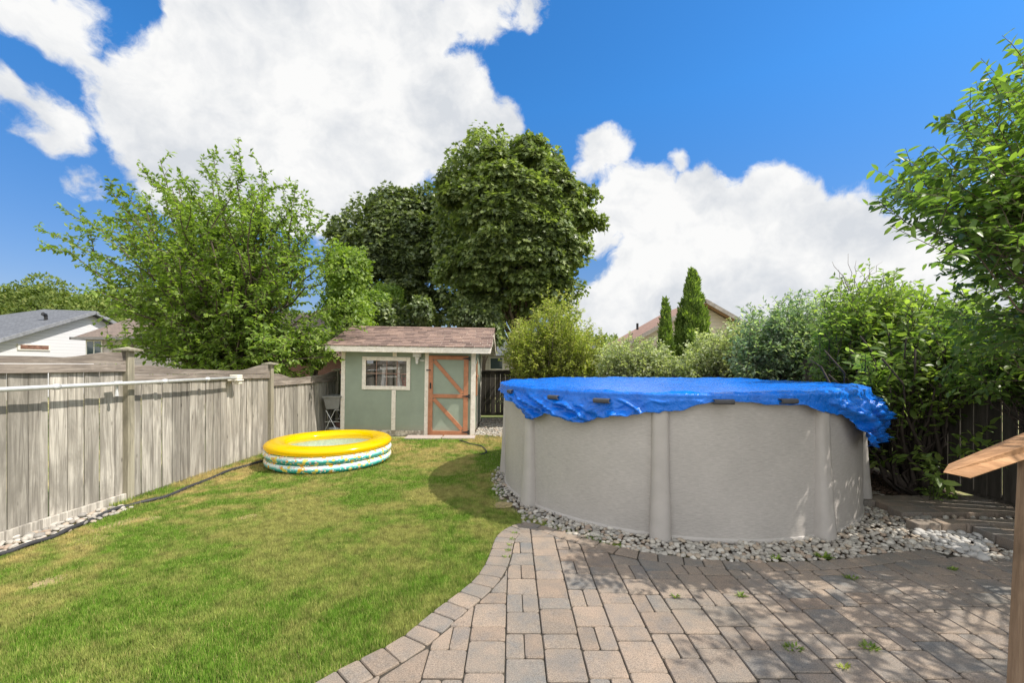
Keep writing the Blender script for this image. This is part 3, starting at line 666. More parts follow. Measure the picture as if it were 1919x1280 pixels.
    for y in (ys-.012, D-ys-.012):
        f = MB(); f.box(X0, X1, y, y+.024, zs-.14, zs-.022); P('fascia', f, cream_trim, roof, bevel=.003)
    for x in (X0+.001, X1-.025):
        for s in (0, 1):
            a = Vector((x+.012, ys+.03 if s == 0 else D-ys-.03, zs-.075)); b = Vector((x+.012, yr, zr-.095)); f = MB(); f.bar(a, b, .024, .10, up=(0, 0, 1)); P('barge_board', f, cream_trim, roof)
    f = MB(); x = X1-.03; f.box(x-.02, x+.0, yr-.02, yr+.02, 2.05, 2.4); f.box(x-.018, x-.002, yr-.26, yr+.26, 2.13, 2.165)
    for k in (-1, 1): f.bar((x-.01, yr+k*.22, 2.16), (x-.01, yr, 2.36), .016, .03)
    P('gable_bracket', f, cream_trim, roof)
    # flood light under the eave
    l = MB(); l.box(.145, .32, -.16, -.05, 1.755, 1.85); l.box(.165, .30, -.168, -.16, 1.77, 1.835); l.box(.19, .27, -.12, -.02, 1.70, 1.752); l.tube([(.23, -.10, 1.70), (.23, -.11, 1.60)], [.035, .028], 12); l.box(.27, .38, -.03, -.001, 1.66, 1.69)
    P('flood_light', l, white_trim, t, bevel=.006)
    # wall hooks on the right-hand side
    hk = MB(); hk.box(xr+.025, xr+.05, .55, 1.0, 1.30, 1.34); hk.box(xr+.025, xr+.04, .55, .60, .85, 1.62); hk.box(xr+.025, xr+.04, .80, .84, .85, 1.72); P('wall_batten', hk, orange_wood)
def peeled_b(g):
    v = g.co(); g.base(g.mix(g.ramp(g.noise(v, 9, 8, .7), [(.42, 0.0), (.55, 1.0)]), (.66, .60, .51), (.30, .26, .21))); g.rough(.9); g.bump(g.noise(v, 40, 5), .6, .005)
peeled = M('peeled_sill', peeled_b)
def pane_b(g):
    g.base((.5, .5, .55)); tr = g.n('BsdfTransparent'); gl = g.n('BsdfGlossy'); gl.inputs['Roughness'].default_value = .02; m = g.n('MixShader'); m.inputs[0].default_value = .12
    g.l(tr.outputs[0], m.inputs[1]); g.l(gl.outputs[0], m.inputs[2]); g.l(m.outputs[0], g.out.inputs[0])
pane_mat = M('window_pane', pane_b)
shed()
# things seen through the shed window
def ladder():
    x0, y0 = -2.83, SHED_Y+.42; t = thing('stepladder', 'pale stepladder standing inside the shed behind the window', 'ladder', (x0, y0, 0)); al = plain('ladder_metal', (.75, .74, .72), .5, .1, 10, .1)
    for s in (-1, 1):
        mb = MB(); mb.bar((x0+s*.26, y0-.12, 0), (x0+s*.16, y0, 1.58), .075, .04, up=(0, 1, 0)); part('rail', mb, al, t)
        mb = MB(); mb.bar((x0+s*.26, y0+.5, 0), (x0+s*.14, y0+.04, 1.58), .05, .03, up=(0, 1, 0)); part('rear_leg', mb, al, t)
    for z in (.4, .7, 1.0, 1.28):
        mb = MB(); mb.box(x0-.2, x0+.2, y0-.06+(1-z/1.6)*-.06, y0+.03, z, z+.03); part('step', mb, al, t)
    mb = MB(); mb.box(x0-.24, x0+.22, y0-.09, y0+.12, 1.47, 1.53); part('top_step', mb, al, t, bevel=.01)
ladder()
def redcan():
    x, y, z = -2.60, SHED_Y+.75, 1.0; t = thing('fuel_can', 'red can on a shelf inside the shed window', 'can', (x, y, z-.0)); m = plain('red_plastic', (.6, .03, .03), .5)
    mb = MB(); mb.box(x-.1, x+.1, y-.1, y+.1, z+.04, z+.27); part('body', mb, m, t, bevel=.03); mb = MB(); mb.tube([(x-.07, y, z+.27), (x-.06, y, z+.33), (x+.06, y, z+.33), (x+.07, y, z+.27)], .014, 8); part('handle', mb, m, t, True)
    mb = MB(); mb.tube([(x-.1, y-.03, z+.24), (x-.2, y-.06, z+.34)], [.022, .016], 8); part('spout', mb, m, t, True)
    sh = thing('shelf_unit', 'dark wooden shelf inside the shed holding the red can', 'shelf', (-2.8, y, 0)); mb = MB(); mb.box(-3.6, -2.1, y-.15, y+.2, z+.005, z+.038); part('shelf', mb, bark, sh)
    for xx in (-3.6, -2.14): mb = MB(); mb.box(xx, xx+.04, y-.14, y+.19, 0, z+.004); part('leg', mb, bark, sh)
redcan()
# clutter at the left of the shed
def clutter():
    tub = plain('grey_tub', (.22, .22, .21), .6, .15, 8, .1); x, y = -4.06, 10.0
    t = thing('planter_box', 'grey plastic tub on a wire stand between fence and shed', 'planter', (x, y, 0))
    mb = MB()
    def frus(x0, x1, y0, y1, z0, z1, e, wall=.02):
        a = [(x0, y0), (x1, y0), (x1, y1), (x0, y1)]; b = [(x0-e, y0-e), (x1+e, y0-e), (x1+e, y1+e), (x0-e, y1+e)]; c = [(x0-e+wall, y0-e+wall), (x1+e-wall, y0-e+wall), (x1+e-wall, y1+e-wall), (x0-e+wall, y1+e-wall)]
        vs = [(*p, z0) for p in a]+[(*p, z1) for p in b]+[(*p, z1) for p in c]+[(p[0]*1, p[1]*1, z0+.03) for p in [(x0+wall, y0+wall), (x1-wall, y0+wall), (x1-wall, y1-wall), (x0+wall, y1-wall)]]
        fs = [(3, 2, 1, 0)]+[(i, (i+1) % 4, 4+(i+1) % 4, 4+i) for i in range(4)]+[(4+i, 4+(i+1) % 4, 8+(i+1) % 4, 8+i) for i in range(4)]+[(8+i, 8+(i+1) % 4, 12+(i+1) % 4, 12+i) for i in range(4)]+[(12, 13, 14, 15)]
        mb.add(vs, fs)
    frus(x-.10, x+.17, y-.2, y+.3, .58, .86, .05); mb.box(x-.17, x+.24, y-.27, y+.37, .84, .875); part('tub', mb, tub, t)
    for yy in (y-.22, y+.3):
        mb = MB(); mb.tube([(x-.17, yy, 0), (x+.1, yy, .56), (x+.2, yy, .56)], .007, 6); part('leg', mb, steel, t)
        mb = MB(); mb.tube([(x+.2, yy, 0), (x-.1, yy, .56)], .007, 6); part('leg', mb, steel, t)
        mb = MB(); mb.tube([(x-.12, yy, .3), (x+.2, yy, .3)], .006, 6); part('brace', mb, steel, t)
    b = thing('plastic_bowl', 'pale grey bowl lying on the ground under the wire stand', 'bowl', (x+.08, y-.05, 0)); mb = MB(); mb.lathe([(0, .01), (.1, .01), (.17, .12), (.18, .13), (.16, .12), (.095, .025), (0, .02)], (x+.08, y-.08, .02), 20); part('bowl', mb, plain('pale_plastic', (.55, .57, .6), .5), b, True)
    mb = MB(); mb.lathe([(0, .0), (.09, .0), (.14, .11), (.15, .115), (.13, .11), (.085, .015), (0, .01)], (x+.10, y+.12, .14), 20); single('clay_pot', mb, plain('clay', (.20, .10, .08), .8), 'brown clay saucer pot resting behind the pale bowl', 'pot', (x+.10, y+.12, .14), smooth=True)
clutter()
slab_mat = plain('concrete_slab', (.40, .34, .31), .9, .15, 5, .5, dirt=(.28, .24, .2))
for i, (a, b) in enumerate((((752, 826), (818, 830)), ((815, 829), (884, 832)))):
    x0 = GD(*a)[0]; x1 = GD(*b)[0]; y0, y1 = SHED_Y-.5-.0*i, SHED_Y-.12
    if i: x0 += .07; y0 += .03; x1 += .0
    mb = MB(); mb.box(x0, x1, y0, y1, -.04, .012); single('paving_slab', mb, slab_mat, ('concrete slab on the grass in front of the shed, the one nearer the kiddie pool', 'concrete slab on the grass directly in front of the shed door')[i], 'slab', ((x0+x1)/2, (y0+y1)/2, 0), 'slabs in front of the shed', bevel=.006)
# ---------------------------------------------------------------- kiddie pool
def kiddie():
    t = thing('inflatable_pool', 'round inflatable kiddie pool with yellow top ring on the lawn', 'paddling pool', (KX, KY, 0))
    def torus(R0, zc, rr, rz, nm, mat):
        mb = MB(); n, m = 96, 20; vs = []
        for i in range(n):
            a = 2*math.pi*i/n; wob = 1+.006*math.sin(a*23)+.004*math.sin(a*41+1)
            for j in range(m):
                b = 2*math.pi*j/m; r = R0+rr*math.cos(b)*wob; vs.append((KX+r*math.cos(a), KY+r*math.sin(a), zc+rz*math.sin(b)*wob+.006*math.sin(a*2+.5)))
        mb.add(vs, [(i*m+j, ((i+1) % n)*m+j, ((i+1) % n)*m+(j+1) % m, i*m+(j+1) % m) for i in range(n) for j in range(m)]); return part(nm, mb, mat, t, True)
    torus(KR-.09, .068, .088, .074, 'lower_ring', print_mat); torus(KR-.09, .190, .092, .072, 'middle_ring', print_mat); torus(KR-.165, .305, .165, .078, 'top_ring', yellow_mat)
    mb = MB(); mb.lathe([(0, .02), (KR-.24, .02), (KR-.20, .06), (KR-.192, .13), (KR-.20, .2), (KR-.19, .25)], (KX, KY, 0), 64); part('floor', mb, plain('pale_vinyl', (.66, .76, .70), .3, .12, 20, 0, dirt=(.30, .60, .55)), t, True)
def print_b(g):
    tc = g.n('TexCoord'); v = tc.outputs['Object']; sp = g.n('SeparateXYZ'); g.l(v, sp.inputs[0])
    f = g.math('FRACT', g.math('DIVIDE', g.math('SUBTRACT', sp.outputs[2], -.005), .1245)); f = g.math('ADD', f, g.math('MULTIPLY', g.math('SUBTRACT', g.noise(v, 14, 4, .6), .5), .45))
    c = g.ramp(f, [(.2, (.02, .30, .20)), (.42, (.04, .42, .38)), (.62, (.20, .58, .56)), (.82, (.74, .82, .78))])
    def dots(scale, th, col, c, off):
        mp = g.n('Mapping'); mp.inputs['Location'].default_value = off; g.l(v, mp.inputs[0]); vo = g.n('TexVoronoi'); vo.inputs['Scale'].default_value = scale; g.l(mp.outputs[0], vo.inputs['Vector'])
        return g.mix(g.ramp(vo.outputs['Distance'], [(th, .95), (th+.05, 0.0)]), c, col)
    c = dots(10, .30, (.80, .42, .04), c, (0, 0, 0)); c = dots(13, .2, (.75, .50, .50), c, (3, 1, 2)); c = dots(30, .17, (.25, .30, .40), c, (1, 5, 2)); c = dots(11, .28, (.80, .66, .10), c, (9, 3, 4)); c = dots(17, .17, (.85, .88, .86), c, (2, 7, 1))
    g.base(c); g.rough(.25); g.p.inputs['Coat Weight'].default_value = .3
print_mat = M('printed_vinyl', print_b)
def yel(g):
    g.base((.90, .66, .0)); g.rough(.16); tr = g.n('BsdfTransparent'); tr.inputs[0].default_value = (1, .72, .02, 1); tl = g.n('BsdfTranslucent'); tl.inputs[0].default_value = (.95, .7, .0, 1)
    m = g.n('MixShader'); m.inputs[0].default_value = .4; g.l(g.p.outputs[0], m.inputs[1]); g.l(tl.outputs[0], m.inputs[2]); m2 = g.n('MixShader'); m2.inputs[0].default_value = .16; g.l(m.outputs[0], m2.inputs[1]); g.l(tr.outputs[0], m2.inputs[2]); g.l(m2.outputs[0], g.out.inputs[0])
yellow_mat = M('yellow_vinyl', yel)
kiddie()
# ---------------------------------------------------------------- big pool
PH = 1.33
def pu(u, r):       # angle round the pool of the near wall point seen at pixel column u
    k = (u-960)/F; A = 1+k*k; B = -2*(k*PCX+PCY); C = PCX**2+PCY**2-r*r; disc = max(0, B*B-4*A*C); Y = (-B-math.sqrt(disc))/(2*A); return math.atan2(Y-PCY, k*Y-PCX)
def big_pool():
    t = thing('swimming_pool', 'large round above ground pool with taupe patterned wall on stones', 'pool', (PCX, PCY, 0))
    n = 120; vs = []; fs = []; H = [0, .12, .3, .6, .9, 1.2, PH-.03]
    for i in range(n+1):
        a = 2*math.pi*i/n
        for h in H: vs.append((PCX+PR*math.cos(a), PCY+PR*math.sin(a), h-.02))
    m = len(H); fs = [(i*m+j, (i+1)*m+j, (i+1)*m+j+1, i*m+j+1) for i in range(n) for j in range(m-1)]
    mb = MB(); mb.add(vs, fs); w = part('wall', mb, pool_wall_mat, t, True)
    uv = w.data.uv_layers.new(name='UVMap'); 
    for l in w.data.loops:
        k = l.vertex_index; uv.data[l.index].uv = ((k//m)/n*PR*2*math.pi/1.0*.5, H[k % m]*.5)
    mb = MB(); mb.lathe([(PR+.012, .0), (PR+.012, .035), (PR-.01, .04)], (PCX, PCY, -.01), 96); part('bottom_track', mb, pool_post_mat, t, True)
    mb = MB(); mb.lathe([(PR-.03, PH-.03), (PR+.05, PH-.03), (PR+.055, PH-.005), (PR+.05, PH), (PR-.08, PH), (PR-.09, PH-.05)], (PCX, PCY, 0), 96); part('top_ledge', mb, pool_post_mat, t, True)
    a0 = pu(1238, PR)
    for k in range(9):
        a = a0+k*2*math.pi/9; ca, sa = math.cos(a), math.sin(a); mb = MB(); vs = []; lv = [(-.02, .205, .12), (.05, .20, .115), (.3, .18, .095), (.6, .165, .075), (.9, .158, .062), (1.15, .158, .055), (PH-.035, .165, .060)]
        prof = [(-.5, 0), (-.47, .55), (-.36, .86), (-.2, .98), (-.08, 1), (.08, 1), (.2, .98), (.36, .86), (.47, .55), (.5, 0)]
        for (z, wd, dp) in lv:
            for (s, d) in prof:
                r = PR-.004+d*dp; tt = s*wd; vs.append((PCX+r*ca-tt*sa, PCY+r*sa+tt*ca, z))
        q = len(prof); fs = [(i*q+j, i*q+j+1, (i+1)*q+j+1, (i+1)*q+j) for i in range(len(lv)-1) for j in range(q-1)]; fs += [tuple(range((len(lv)-1)*q, len(lv)*q))]
        mb.add(vs, fs); part('upright', mb, pool_post_mat, t, True)
big_pool()
hem_px = [(938, .06), (948, .10), (965, .17), (980, .26), (992, .33), (1010, .31), (1025, .24), (1045, .25), (1070, .27), (1097, .315), (1125, .24), (1160, .21), (1210, .17), (1270, .145), (1310, .085), (1340, .055), (1400, .055), (1440, .08), (1500, .085), (1545, .16), (1575, .19), (1588, .25), (1596, .36), (1604, .47), (1614, .53), (1622, .52)]
def tarp():
    RT = PR+.065; rr = RT; keys = sorted([(pu(u, rr), d) for u, d in hem_px]); n = 900
    def hem(a):
        a = (a+math.pi) % (2*math.pi)-math.pi
        if a < keys[0][0] or a > keys[-1][0]:
            dd = min(abs(a-keys[-1][0]), 2*math.pi-abs(a-keys[-1][0])); d2 = min(abs(a-keys[0][0]), 2*math.pi-abs(a-keys[0][0]))
            return .16+.05*math.sin(a*7)+.33*max(0, min(1, 1.7-dd/.2)) if dd < d2 else .13+.03*math.sin(a*9)-.07*max(0, 1-d2/.3)
        for (x0, y0), (x1, y1) in zip(keys, keys[1:]):
            if x0 <= a <= x1:
                f = (a-x0)/max(1e-6, x1-x0); f = f*f*(3-2*f); return y0+(y1-y0)*f
        return .15
    aR = pu(1618, rr); tops = [f*RT for f in (0, .15, .3, .42, .54, .64, .73, .8, .86, .91, .945, .97, .985, .995, 1.0)]; V = []; nd = 22
    N = lambda x, y, z: noise.noise(Vector((x, y, z)))
    def ridge(x, y, z): return max(0, 1-abs(N(x, y, z))*3.2)**2
    for i in range(n):
        a = -math.pi+2*math.pi*i/n; ca, sa = math.cos(a), math.sin(a); h = hem(a)*(1+.10*N(ca*14, sa*14, 3)+.06*N(ca*40, sa*40, 5))
        bl = max(0, min(1, 1.35*(1-abs(a-aR-.05)/.36))); bl = bl*bl*(3-2*bl)
        loose = min(1, h/.25)
        for r in tops:
            x, y = r*ca, r*sa; e = min(1, max(0, (r-.4)/1.6))
            z = PH+.010-.035*(1-min(1, r/RT)**2)+.012*N(x*1.3, y*1.3, 1)+e*(.014*ridge(x*.9+y*.5, y*.9, 3)+.006*ridge(x*2.0, y*1.6+x, 8))
            # tension folds running in from the rim
            z += .010*e*ridge(a*6, r*.7, 6)
            if r > .97*RT: z = PH+.008+.006*ridge(a*16, 0, 6)
            z += bl*.05*math.exp(-((r-.93*RT)/.14)**2)*(1+.5*N(x*8, y*8, 2))
            V.append((PCX+x, PCY+y, max(z, PH+.004) if r > .9*RT else z))
        for k in range(1, nd+1):
            s = h*k/nd; amp = min(1, max(0, (s-.035)/.10))
            # folds slant to one side as they fall
            q = a*1.0-s*.9; w1 = N(q*7, s*2, 5); w2 = ridge(q*6.5, s*4, 2); w3 = ridge(a*14+s*7, s*11, 9); w4 = N(a*34, s*26, 4)
            push = amp*(.055*w1+.110*w2*loose+.035*w3*loose+.004*w4)
            r = RT+.006+.004*N(a*25, 0, 1)+push-.02*max(0, s-.06)
            zz = PH-.002-s+.010*w4*amp
            if bl > 0: r += bl*amp*(.0+.055*min(1, s/.16)*(1-.55*max(0, min(1, (s-.3)/.22)))+.05*ridge(a*7, s*4, 4)+.010*math.sin(s*40+a*12+3*N(a*8, s*5, 1))+.008*N(a*22, s*16, 4))
            r = max(r, RT+.004)
            V.append((PCX+r*ca, PCY+r*sa, zz))
    m = len(tops)+nd; fs = [(i*m+j, i*m+j+1, ((i+1) % n)*m+j+1, ((i+1) % n)*m+j) for i in range(n) for j in range(m-1)]
    mb = MB(); mb.v = V; mb.f = fs
    o = single('pool_cover', mb, tarp_mat, 'crumpled blue tarpaulin stretched over the big pool with a ragged hem', 'tarpaulin', (PCX, PCY, PH), smooth=True)
    s = o.modifiers.new('thick', 'SOLIDIFY'); s.thickness = .003; s.offset = 0
tarp()
clip_mat = plain('dark_clip', (.06, .06, .065), .6, .2, 20, .1)
for (u, dz, w, lb) in ((957, .055, .09, 'leftmost dark clip on the blue cover, by the pool\'s left edge'), (1038, .07, .13, 'dark clip on the blue cover above the lowest part of its left hem'), (1128, .075, .16, 'dark clip on the blue cover, second one left of the middle upright'), (1357, .055, .17, 'dark clip on the cover midway between the two front uprights'), (1478, .05, .16, 'dark clip on the cover just left of the right front upright')):
    a = pu(u, PR+.1); c = thing('cover_clip', lb, 'clip', (PCX+(PR+.075)*math.cos(a), PCY+(PR+.075)*math.sin(a), PH-dz), 'dark clips along the pool rim', rot=(0, 0, a))
    mb = MB(); mb.prism([(-.03, .022), (.045, .022), (.055, .012), (.055, -.012), (.045, -.022), (-.03, -.022), (-.03, -.014), (.038, -.014), (.038, .014), (-.03, .014)], -w/2, w/2, Matrix(((1, 0, 0, 0), (0, 0, 1, 0), (0, 1, 0, 0), (0, 0, 0, 1)))); part('jaw', mb, clip_mat, c, local=True, bevel=.003)
# ---------------------------------------------------------------- raised kerb and walkway on the right
def kerb():
    mb = MB()
    def blk(x0, x1, y0, y1, h): paver(mb, [(x0, y0), (x1, y0), (x1, y1), (x0, y1)], h, h+.04, .004)
    x = 3.86
    for k in range(7):
        w = .235; blk(x, x+w, 4.16, 4.30, .085); x += w
    # walkway slabs behind it
    for r in range(3):
        x = 4.02-.06*r+(r % 2)*.1
        while x < 5.38:
            w = random.choice((.22, .3)); blk(x, min(x+w, 5.4), 4.50+r*.2, 4.70+r*.2, .075); x += w
    y = 4.155
    for k in range(3): blk(4.36, 4.56, y-.2, y, .07); blk(4.56, 4.78, y-.2, y, .066); y -= .2
    me = bpy.data.meshes.new('kerb'); me.from_pydata(mb.v, [], mb.f); me.update(); props(link('raised_path', me, paver_mat), kind='structure')
    P = scatter(3000, (4.0, 5.3, 4.3, 4.5), lambda P: P[:, 0] > 0, .05); stones('path_stones', P, .03, .02, 'stones filling the narrow gap between kerb blocks and raised path', 'gravel')
kerb()
P = scatter(900, (3.78, 4.36, 3.6, 4.16), lambda P: inside_np(P, box_poly), .05)
white_stone = plain('white_pebble', (.40, .39, .375), .7, .12, 15, .1)
if len(P): stones('white_stones', P, .038, .0, 'bright white pebbles in the corner of the kerb at the right', 'gravel', white_stone)
# ---------------------------------------------------------------- deck handrail, right foreground
def rail():
    t = thing('stair_rail', 'cedar handrail on a post at the right edge of the patio', 'handrail', (2.0, 1.72, 0))
    y = 1.72; mb = MB()
    def E(u, v, Y): return AT(u, v, Y)
    C_, D_ = E(1765, 886, 1.60), E(2060, 790, 2.0); A_, B_ = Vector((C_.x+.15, C_.y+.13, C_.z)), Vector((D_.x+.02, D_.y+.16, D_.z)); tv = Vector((.105, 0, -.022)); tb = Vector((0, 0, -.06))
    mb.add([C_, D_, B_, A_, C_+tv, D_+tb, B_+tb, A_+tv], [(0, 1, 2, 3), (7, 6, 5, 4), (0, 4, 5, 1), (1, 5, 6, 2), (2, 6, 7, 3), (3, 7, 4, 0)]); h = part('handrail_board', mb, cedar, t, bevel=.004)
    mb = MB(); y2 = y+.09; p0 = AT(1885, 1330, y2); p1 = AT(1916, 866, y2); mb.bar((p0.x+.09, y2, -.02), (p1.x+.085, y2, p1.z+.03), .1, .1, up=(0, 1, 0)); part('post', mb, cedar_v, t, bevel=.006)
rail()
# ---------------------------------------------------------------- foliage tools
def unit(a): return a/np.maximum(1e-9, np.linalg.norm(a, axis=-1, keepdims=True))
def leaf_mesh(name, P, D, N, L, Wd, shape='quad', bend=.15):
    n = len(P); D = unit(D); S = unit(np.cross(D, N)); N = np.cross(S, D); L = L[:, None]; Wd = Wd[:, None]
    if shape == 'quad':
        V = np.stack([P, P+D*L*.45+S*Wd*.5+N*Wd*.12, P+D*L-N*L*bend, P+D*L*.45-S*Wd*.5+N*Wd*.12], 1); idx = np.array([0, 1, 2, 0, 2, 3]); sizes = np.full(2*n, 3); k = 4
    elif shape == 'leaf':
        m = P+D*L*.5
        V = np.stack([P, P+D*L*.28+S*Wd*.42+N*Wd*.13, P+D*L*.66+S*Wd*.40+N*Wd*.1-N*L*bend*.4, P+D*L-N*L*bend, P+D*L*.66-S*Wd*.40+N*Wd*.1-N*L*bend*.4, P+D*L*.28-S*Wd*.42+N*Wd*.13, P+D*L*.47-N*L*bend*.1], 1)
        idx = np.array([0, 1, 6, 1, 2, 6, 2, 3, 6, 3, 4, 6, 4, 5, 6, 5, 0, 6]); sizes = np.full(6*n, 3); k = 7
    else:     # maple: five lobes
        pr = [(0, 0), (.22, .42), (.50, .28), (.62, .52), (.66, .18), (1, 0), (.66, -.18), (.62, -.52), (.50, -.28), (.22, -.42)]
        V = np.stack([P+D*L*a+S*Wd*b*1.1+N*(abs(b)*Wd*.1)-N*L*bend*a*a for a, b in pr], 1); idx = np.array([0, 1, 2, 0, 2, 3, 0, 3, 4, 0, 4, 5, 0, 5, 6, 0, 6, 7, 0, 7, 8, 0, 8, 9]); sizes = np.full(8*n, 3); k = 10
    Fc = (idx[None]+np.arange(n)[:, None]*k).reshape(-1); return npmesh(name, V.reshape(-1, 3), Fc, sizes)
def curve(a, b, lift, n=8, wob=0):
    a, b = np.array(a, float), np.array(b, float); t = np.linspace(0, 1, n)[:, None]; c = (a+b)/2+np.array((0, 0, lift)); p = (1-t)**2*a+2*t*(1-t)*c+t*t*b
    if wob: q = rng.normal(0, wob, (n, 3)); q[0] = q[-1] = 0; p = p+q*np.linalg.norm(b-a)
    return p
def bushy(root, starts, targets, shoots=14, shoot_len=.6, leaf_step=.05, L=.1, Wd=.05, mat=None, wood_mat=None, r0=.03, lift=.2, t0=.35, up=.35, shape='quad', wob=.02, droop=.0, crown='crown', stem='branches', flat=.5, gaps=None):
    """stems run from starts to targets; shoots leave them and carry leaves in two ranks"""
    base = np.array(root.location); LP, LD, LN, LL = [], [], [], []; wd = MB()
    for (a, b) in zip(starts, targets):
        if gaps:
            gx, gy = np.array(b)[:2]-SUNXY*b[2]
            if 1.4 < gx < 4.1 and 3.85 < gy < 5.6 and rng.random() < gaps[3]: continue
        c = curve(a, b, lift*np.linalg.norm(np.array(b)-np.array(a))*.5, 9, wob); ln = np.linalg.norm(np.diff(c, axis=0), axis=1).sum()
        wd.tube([Vector(p) for p in c], [r0*(1-.88*i/8)*min(1.3, .5+ln/4) for i in range(9)], 5, caps=False)
        segs = []
        ns = max(3, int(shoots*(.6+.4*rng.random())))
        for k in range(ns):
            f = t0+(1-t0)*(k+rng.random())/ns; i = min(7, int(f*8)); p = c[i]+(c[i+1]-c[i])*(f*8-i); d = unit(c[i+1]-c[i])
            side = rng.normal(0, 1, 3); side -= d*side.dot(d); side = unit(side); e = unit(d*.75+side*.85+np.array((0, 0, up))); sl = shoot_len*(.45+.75*rng.random())*(1.15-.5*f)
            q = p+e*sl
            if gaps:      # loose places in the crown that let sun flecks through
                gx, gy = (p[:2]+q[:2])/2-SUNXY*(p[2]+q[2])/2
                if 1.4 < gx < 4.1 and 3.85 < gy < 5.6 and noise.noise(Vector((gx*3.2, gy*5, 8.1))) > -.02: continue
                if noise.noise(Vector((gx*gaps[0], gy*gaps[0]*1.3, gaps[2])))+.4*noise.noise(Vector((gx*gaps[0]*3, gy*gaps[0]*3, 5))) > gaps[1]: continue
            s = curve(p, q, sl*.12-droop*sl, 5); segs.append((s, sl)); tw = min(.006, r0*.33); wd.tube([Vector(x) for x in s[::2]], [tw, tw*.7, tw*.35], 3, caps=False)
        tip = c[-4:]; segs.append((tip, np.linalg.norm(np.diff(tip, axis=0), axis=1).sum()))
        for s, sl in segs:
            m = max(3, int(sl/leaf_step)); ff = (np.arange(m)+rng.random(m)*.6)/m; ff = .1+.9*ff; k = len(s)-1; i = np.minimum(k-1, (ff*k).astype(int)); p = s[i]+(s[i+1]-s[i])*(ff*k-i)[:, None]; d = unit(s[i+1]-s[i])
            upv = np.array((0, 0, 1.))+rng.normal(0, flat, (m, 3)); sd = unit(np.cross(d, upv)); sg = np.where(np.arange(m) % 2, 1, -1)[:, None]
            dd = unit(sd*sg*.9+d*.55+rng.normal(0, .28, (m, 3))+np.array((0, 0, -.18))); LP.append(p); LD.append(dd); LN.append(upv); LL.append(L*(.55+.6*rng.random(m)))
    P, D, N, LL = np.vstack(LP), np.vstack(LD), np.vstack(LN), np.concatenate(LL)
    P = P-base
    me = leaf_mesh(crown, P, D, N, LL, LL*Wd/L*(.8+.4*rng.random(len(LL))), shape); link(crown, me, mat, root)
    part(stem, wd, wood_mat or bark, root, True); return len(P)
def ellipsoid_targets(c, r, n, shell=.55, zmin=None):
    d = unit(rng.normal(0, 1, (n, 3))); rad = shell+(1-shell)*rng.random((n, 1))**.6; p = np.array(c)+d*rad*np.array(r)
    if zmin is not None: p[:, 2] = np.maximum(p[:, 2], zmin+rng.random(n)*.3)
    return p
def dome(c, r, k): return (c, r, k, True)
def lobed(root, lobes, per, L, Wd, mat, trunk, limbs=True, wood_mat=None, shape='maple', droop=.45, r0=.2, crown='crown'):
    base = np.array(root.location); LP, LD, LN = [], [], []
    for lb in lobes:
        c, r, k = lb[:3]; m = int(per*k); d = unit(rng.normal(0, 1, (m, 3))+np.array((0, 0, .25)))
        if len(lb) > 3: d[:, 2] = np.abs(d[:, 2])*1.0-.25; d = unit(d)
        nz = 1+.16*np.sin(d[:, :1]*7+c[0]*3)+.13*np.cos(d[:, 2:]*9+c[2]*5); rad = (.62+.42*rng.random((m, 1))**.7)*nz; p = np.array(c)+d*rad*np.array(r)
        out = unit(d+rng.normal(0, .4, (m, 3))); dd = unit(out*.7+np.array((0, 0, -droop))+rng.normal(0, .45, (m, 3))); LP.append(p); LD.append(dd); LN.append(unit(out+np.array((0, 0, .5))))
    P, D, N = np.vstack(LP)-base, np.vstack(LD), np.vstack(LN); LL = L*(.6+.6*rng.random(len(P))); me = leaf_mesh(crown, P, D, N, LL, LL*Wd/L, shape, .12); link(crown, me, mat, root)
    wd = MB(); b, tp = trunk; tr = curve(b, tp, 0, 8, .012); wd.tube([Vector(p) for p in tr], [r0*(1.15-.85*i/7) for i in range(8)], 10); part('trunk', wd, wood_mat or bark, root, True)
    wl = MB()
    for lb in lobes[::2]:
        c = lb[0]
        s = tr[2+int(rng.integers(0, 5))]; cv = curve(s, c, .2, 6, .02); wl.tube([Vector(p) for p in cv], [r0*.38*(1-.8*i/5) for i in range(6)], 5, caps=False)
    part('limbs', wl, wood_mat or bark, root, True); return len(P)
# ---------------------------------------------------------------- trees
airy = leafmat('airy_leaf', (.125, .20, .045), (.20, .29, .06), (.29, .38, .09), .46)
maple_g = leafmat('maple_leaf', (.115, .16, .065), (.195, .255, .085), (.34, .40, .14), .38, .42, .5)
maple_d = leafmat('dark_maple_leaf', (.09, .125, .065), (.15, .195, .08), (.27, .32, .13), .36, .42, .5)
yel_g = leafmat('yellow_shrub_leaf', (.22, .28, .06), (.36, .41, .09), (.50, .48, .18), .45)
varieg = leafmat('variegated_leaf', (.25, .31, .15), (.43, .47, .28), (.64, .66, .48), .42)
cool_g = leafmat('dogwood_leaf', (.15, .235, .15), (.25, .345, .215), (.54, .60, .46), .45)
deep_g = leafmat('viburnum_leaf', (.125, .20, .055), (.215, .305, .075), (.34, .43, .12), .5)
near_g = leafmat('lilac_leaf', (.085, .15, .04), (.14, .22, .055), (.24, .33, .085), .55, .38, .5)
cedar_g = leafmat('cedar_foliage', (.10, .16, .035), (.17, .25, .055), (.26, .34, .08), .4, .6)
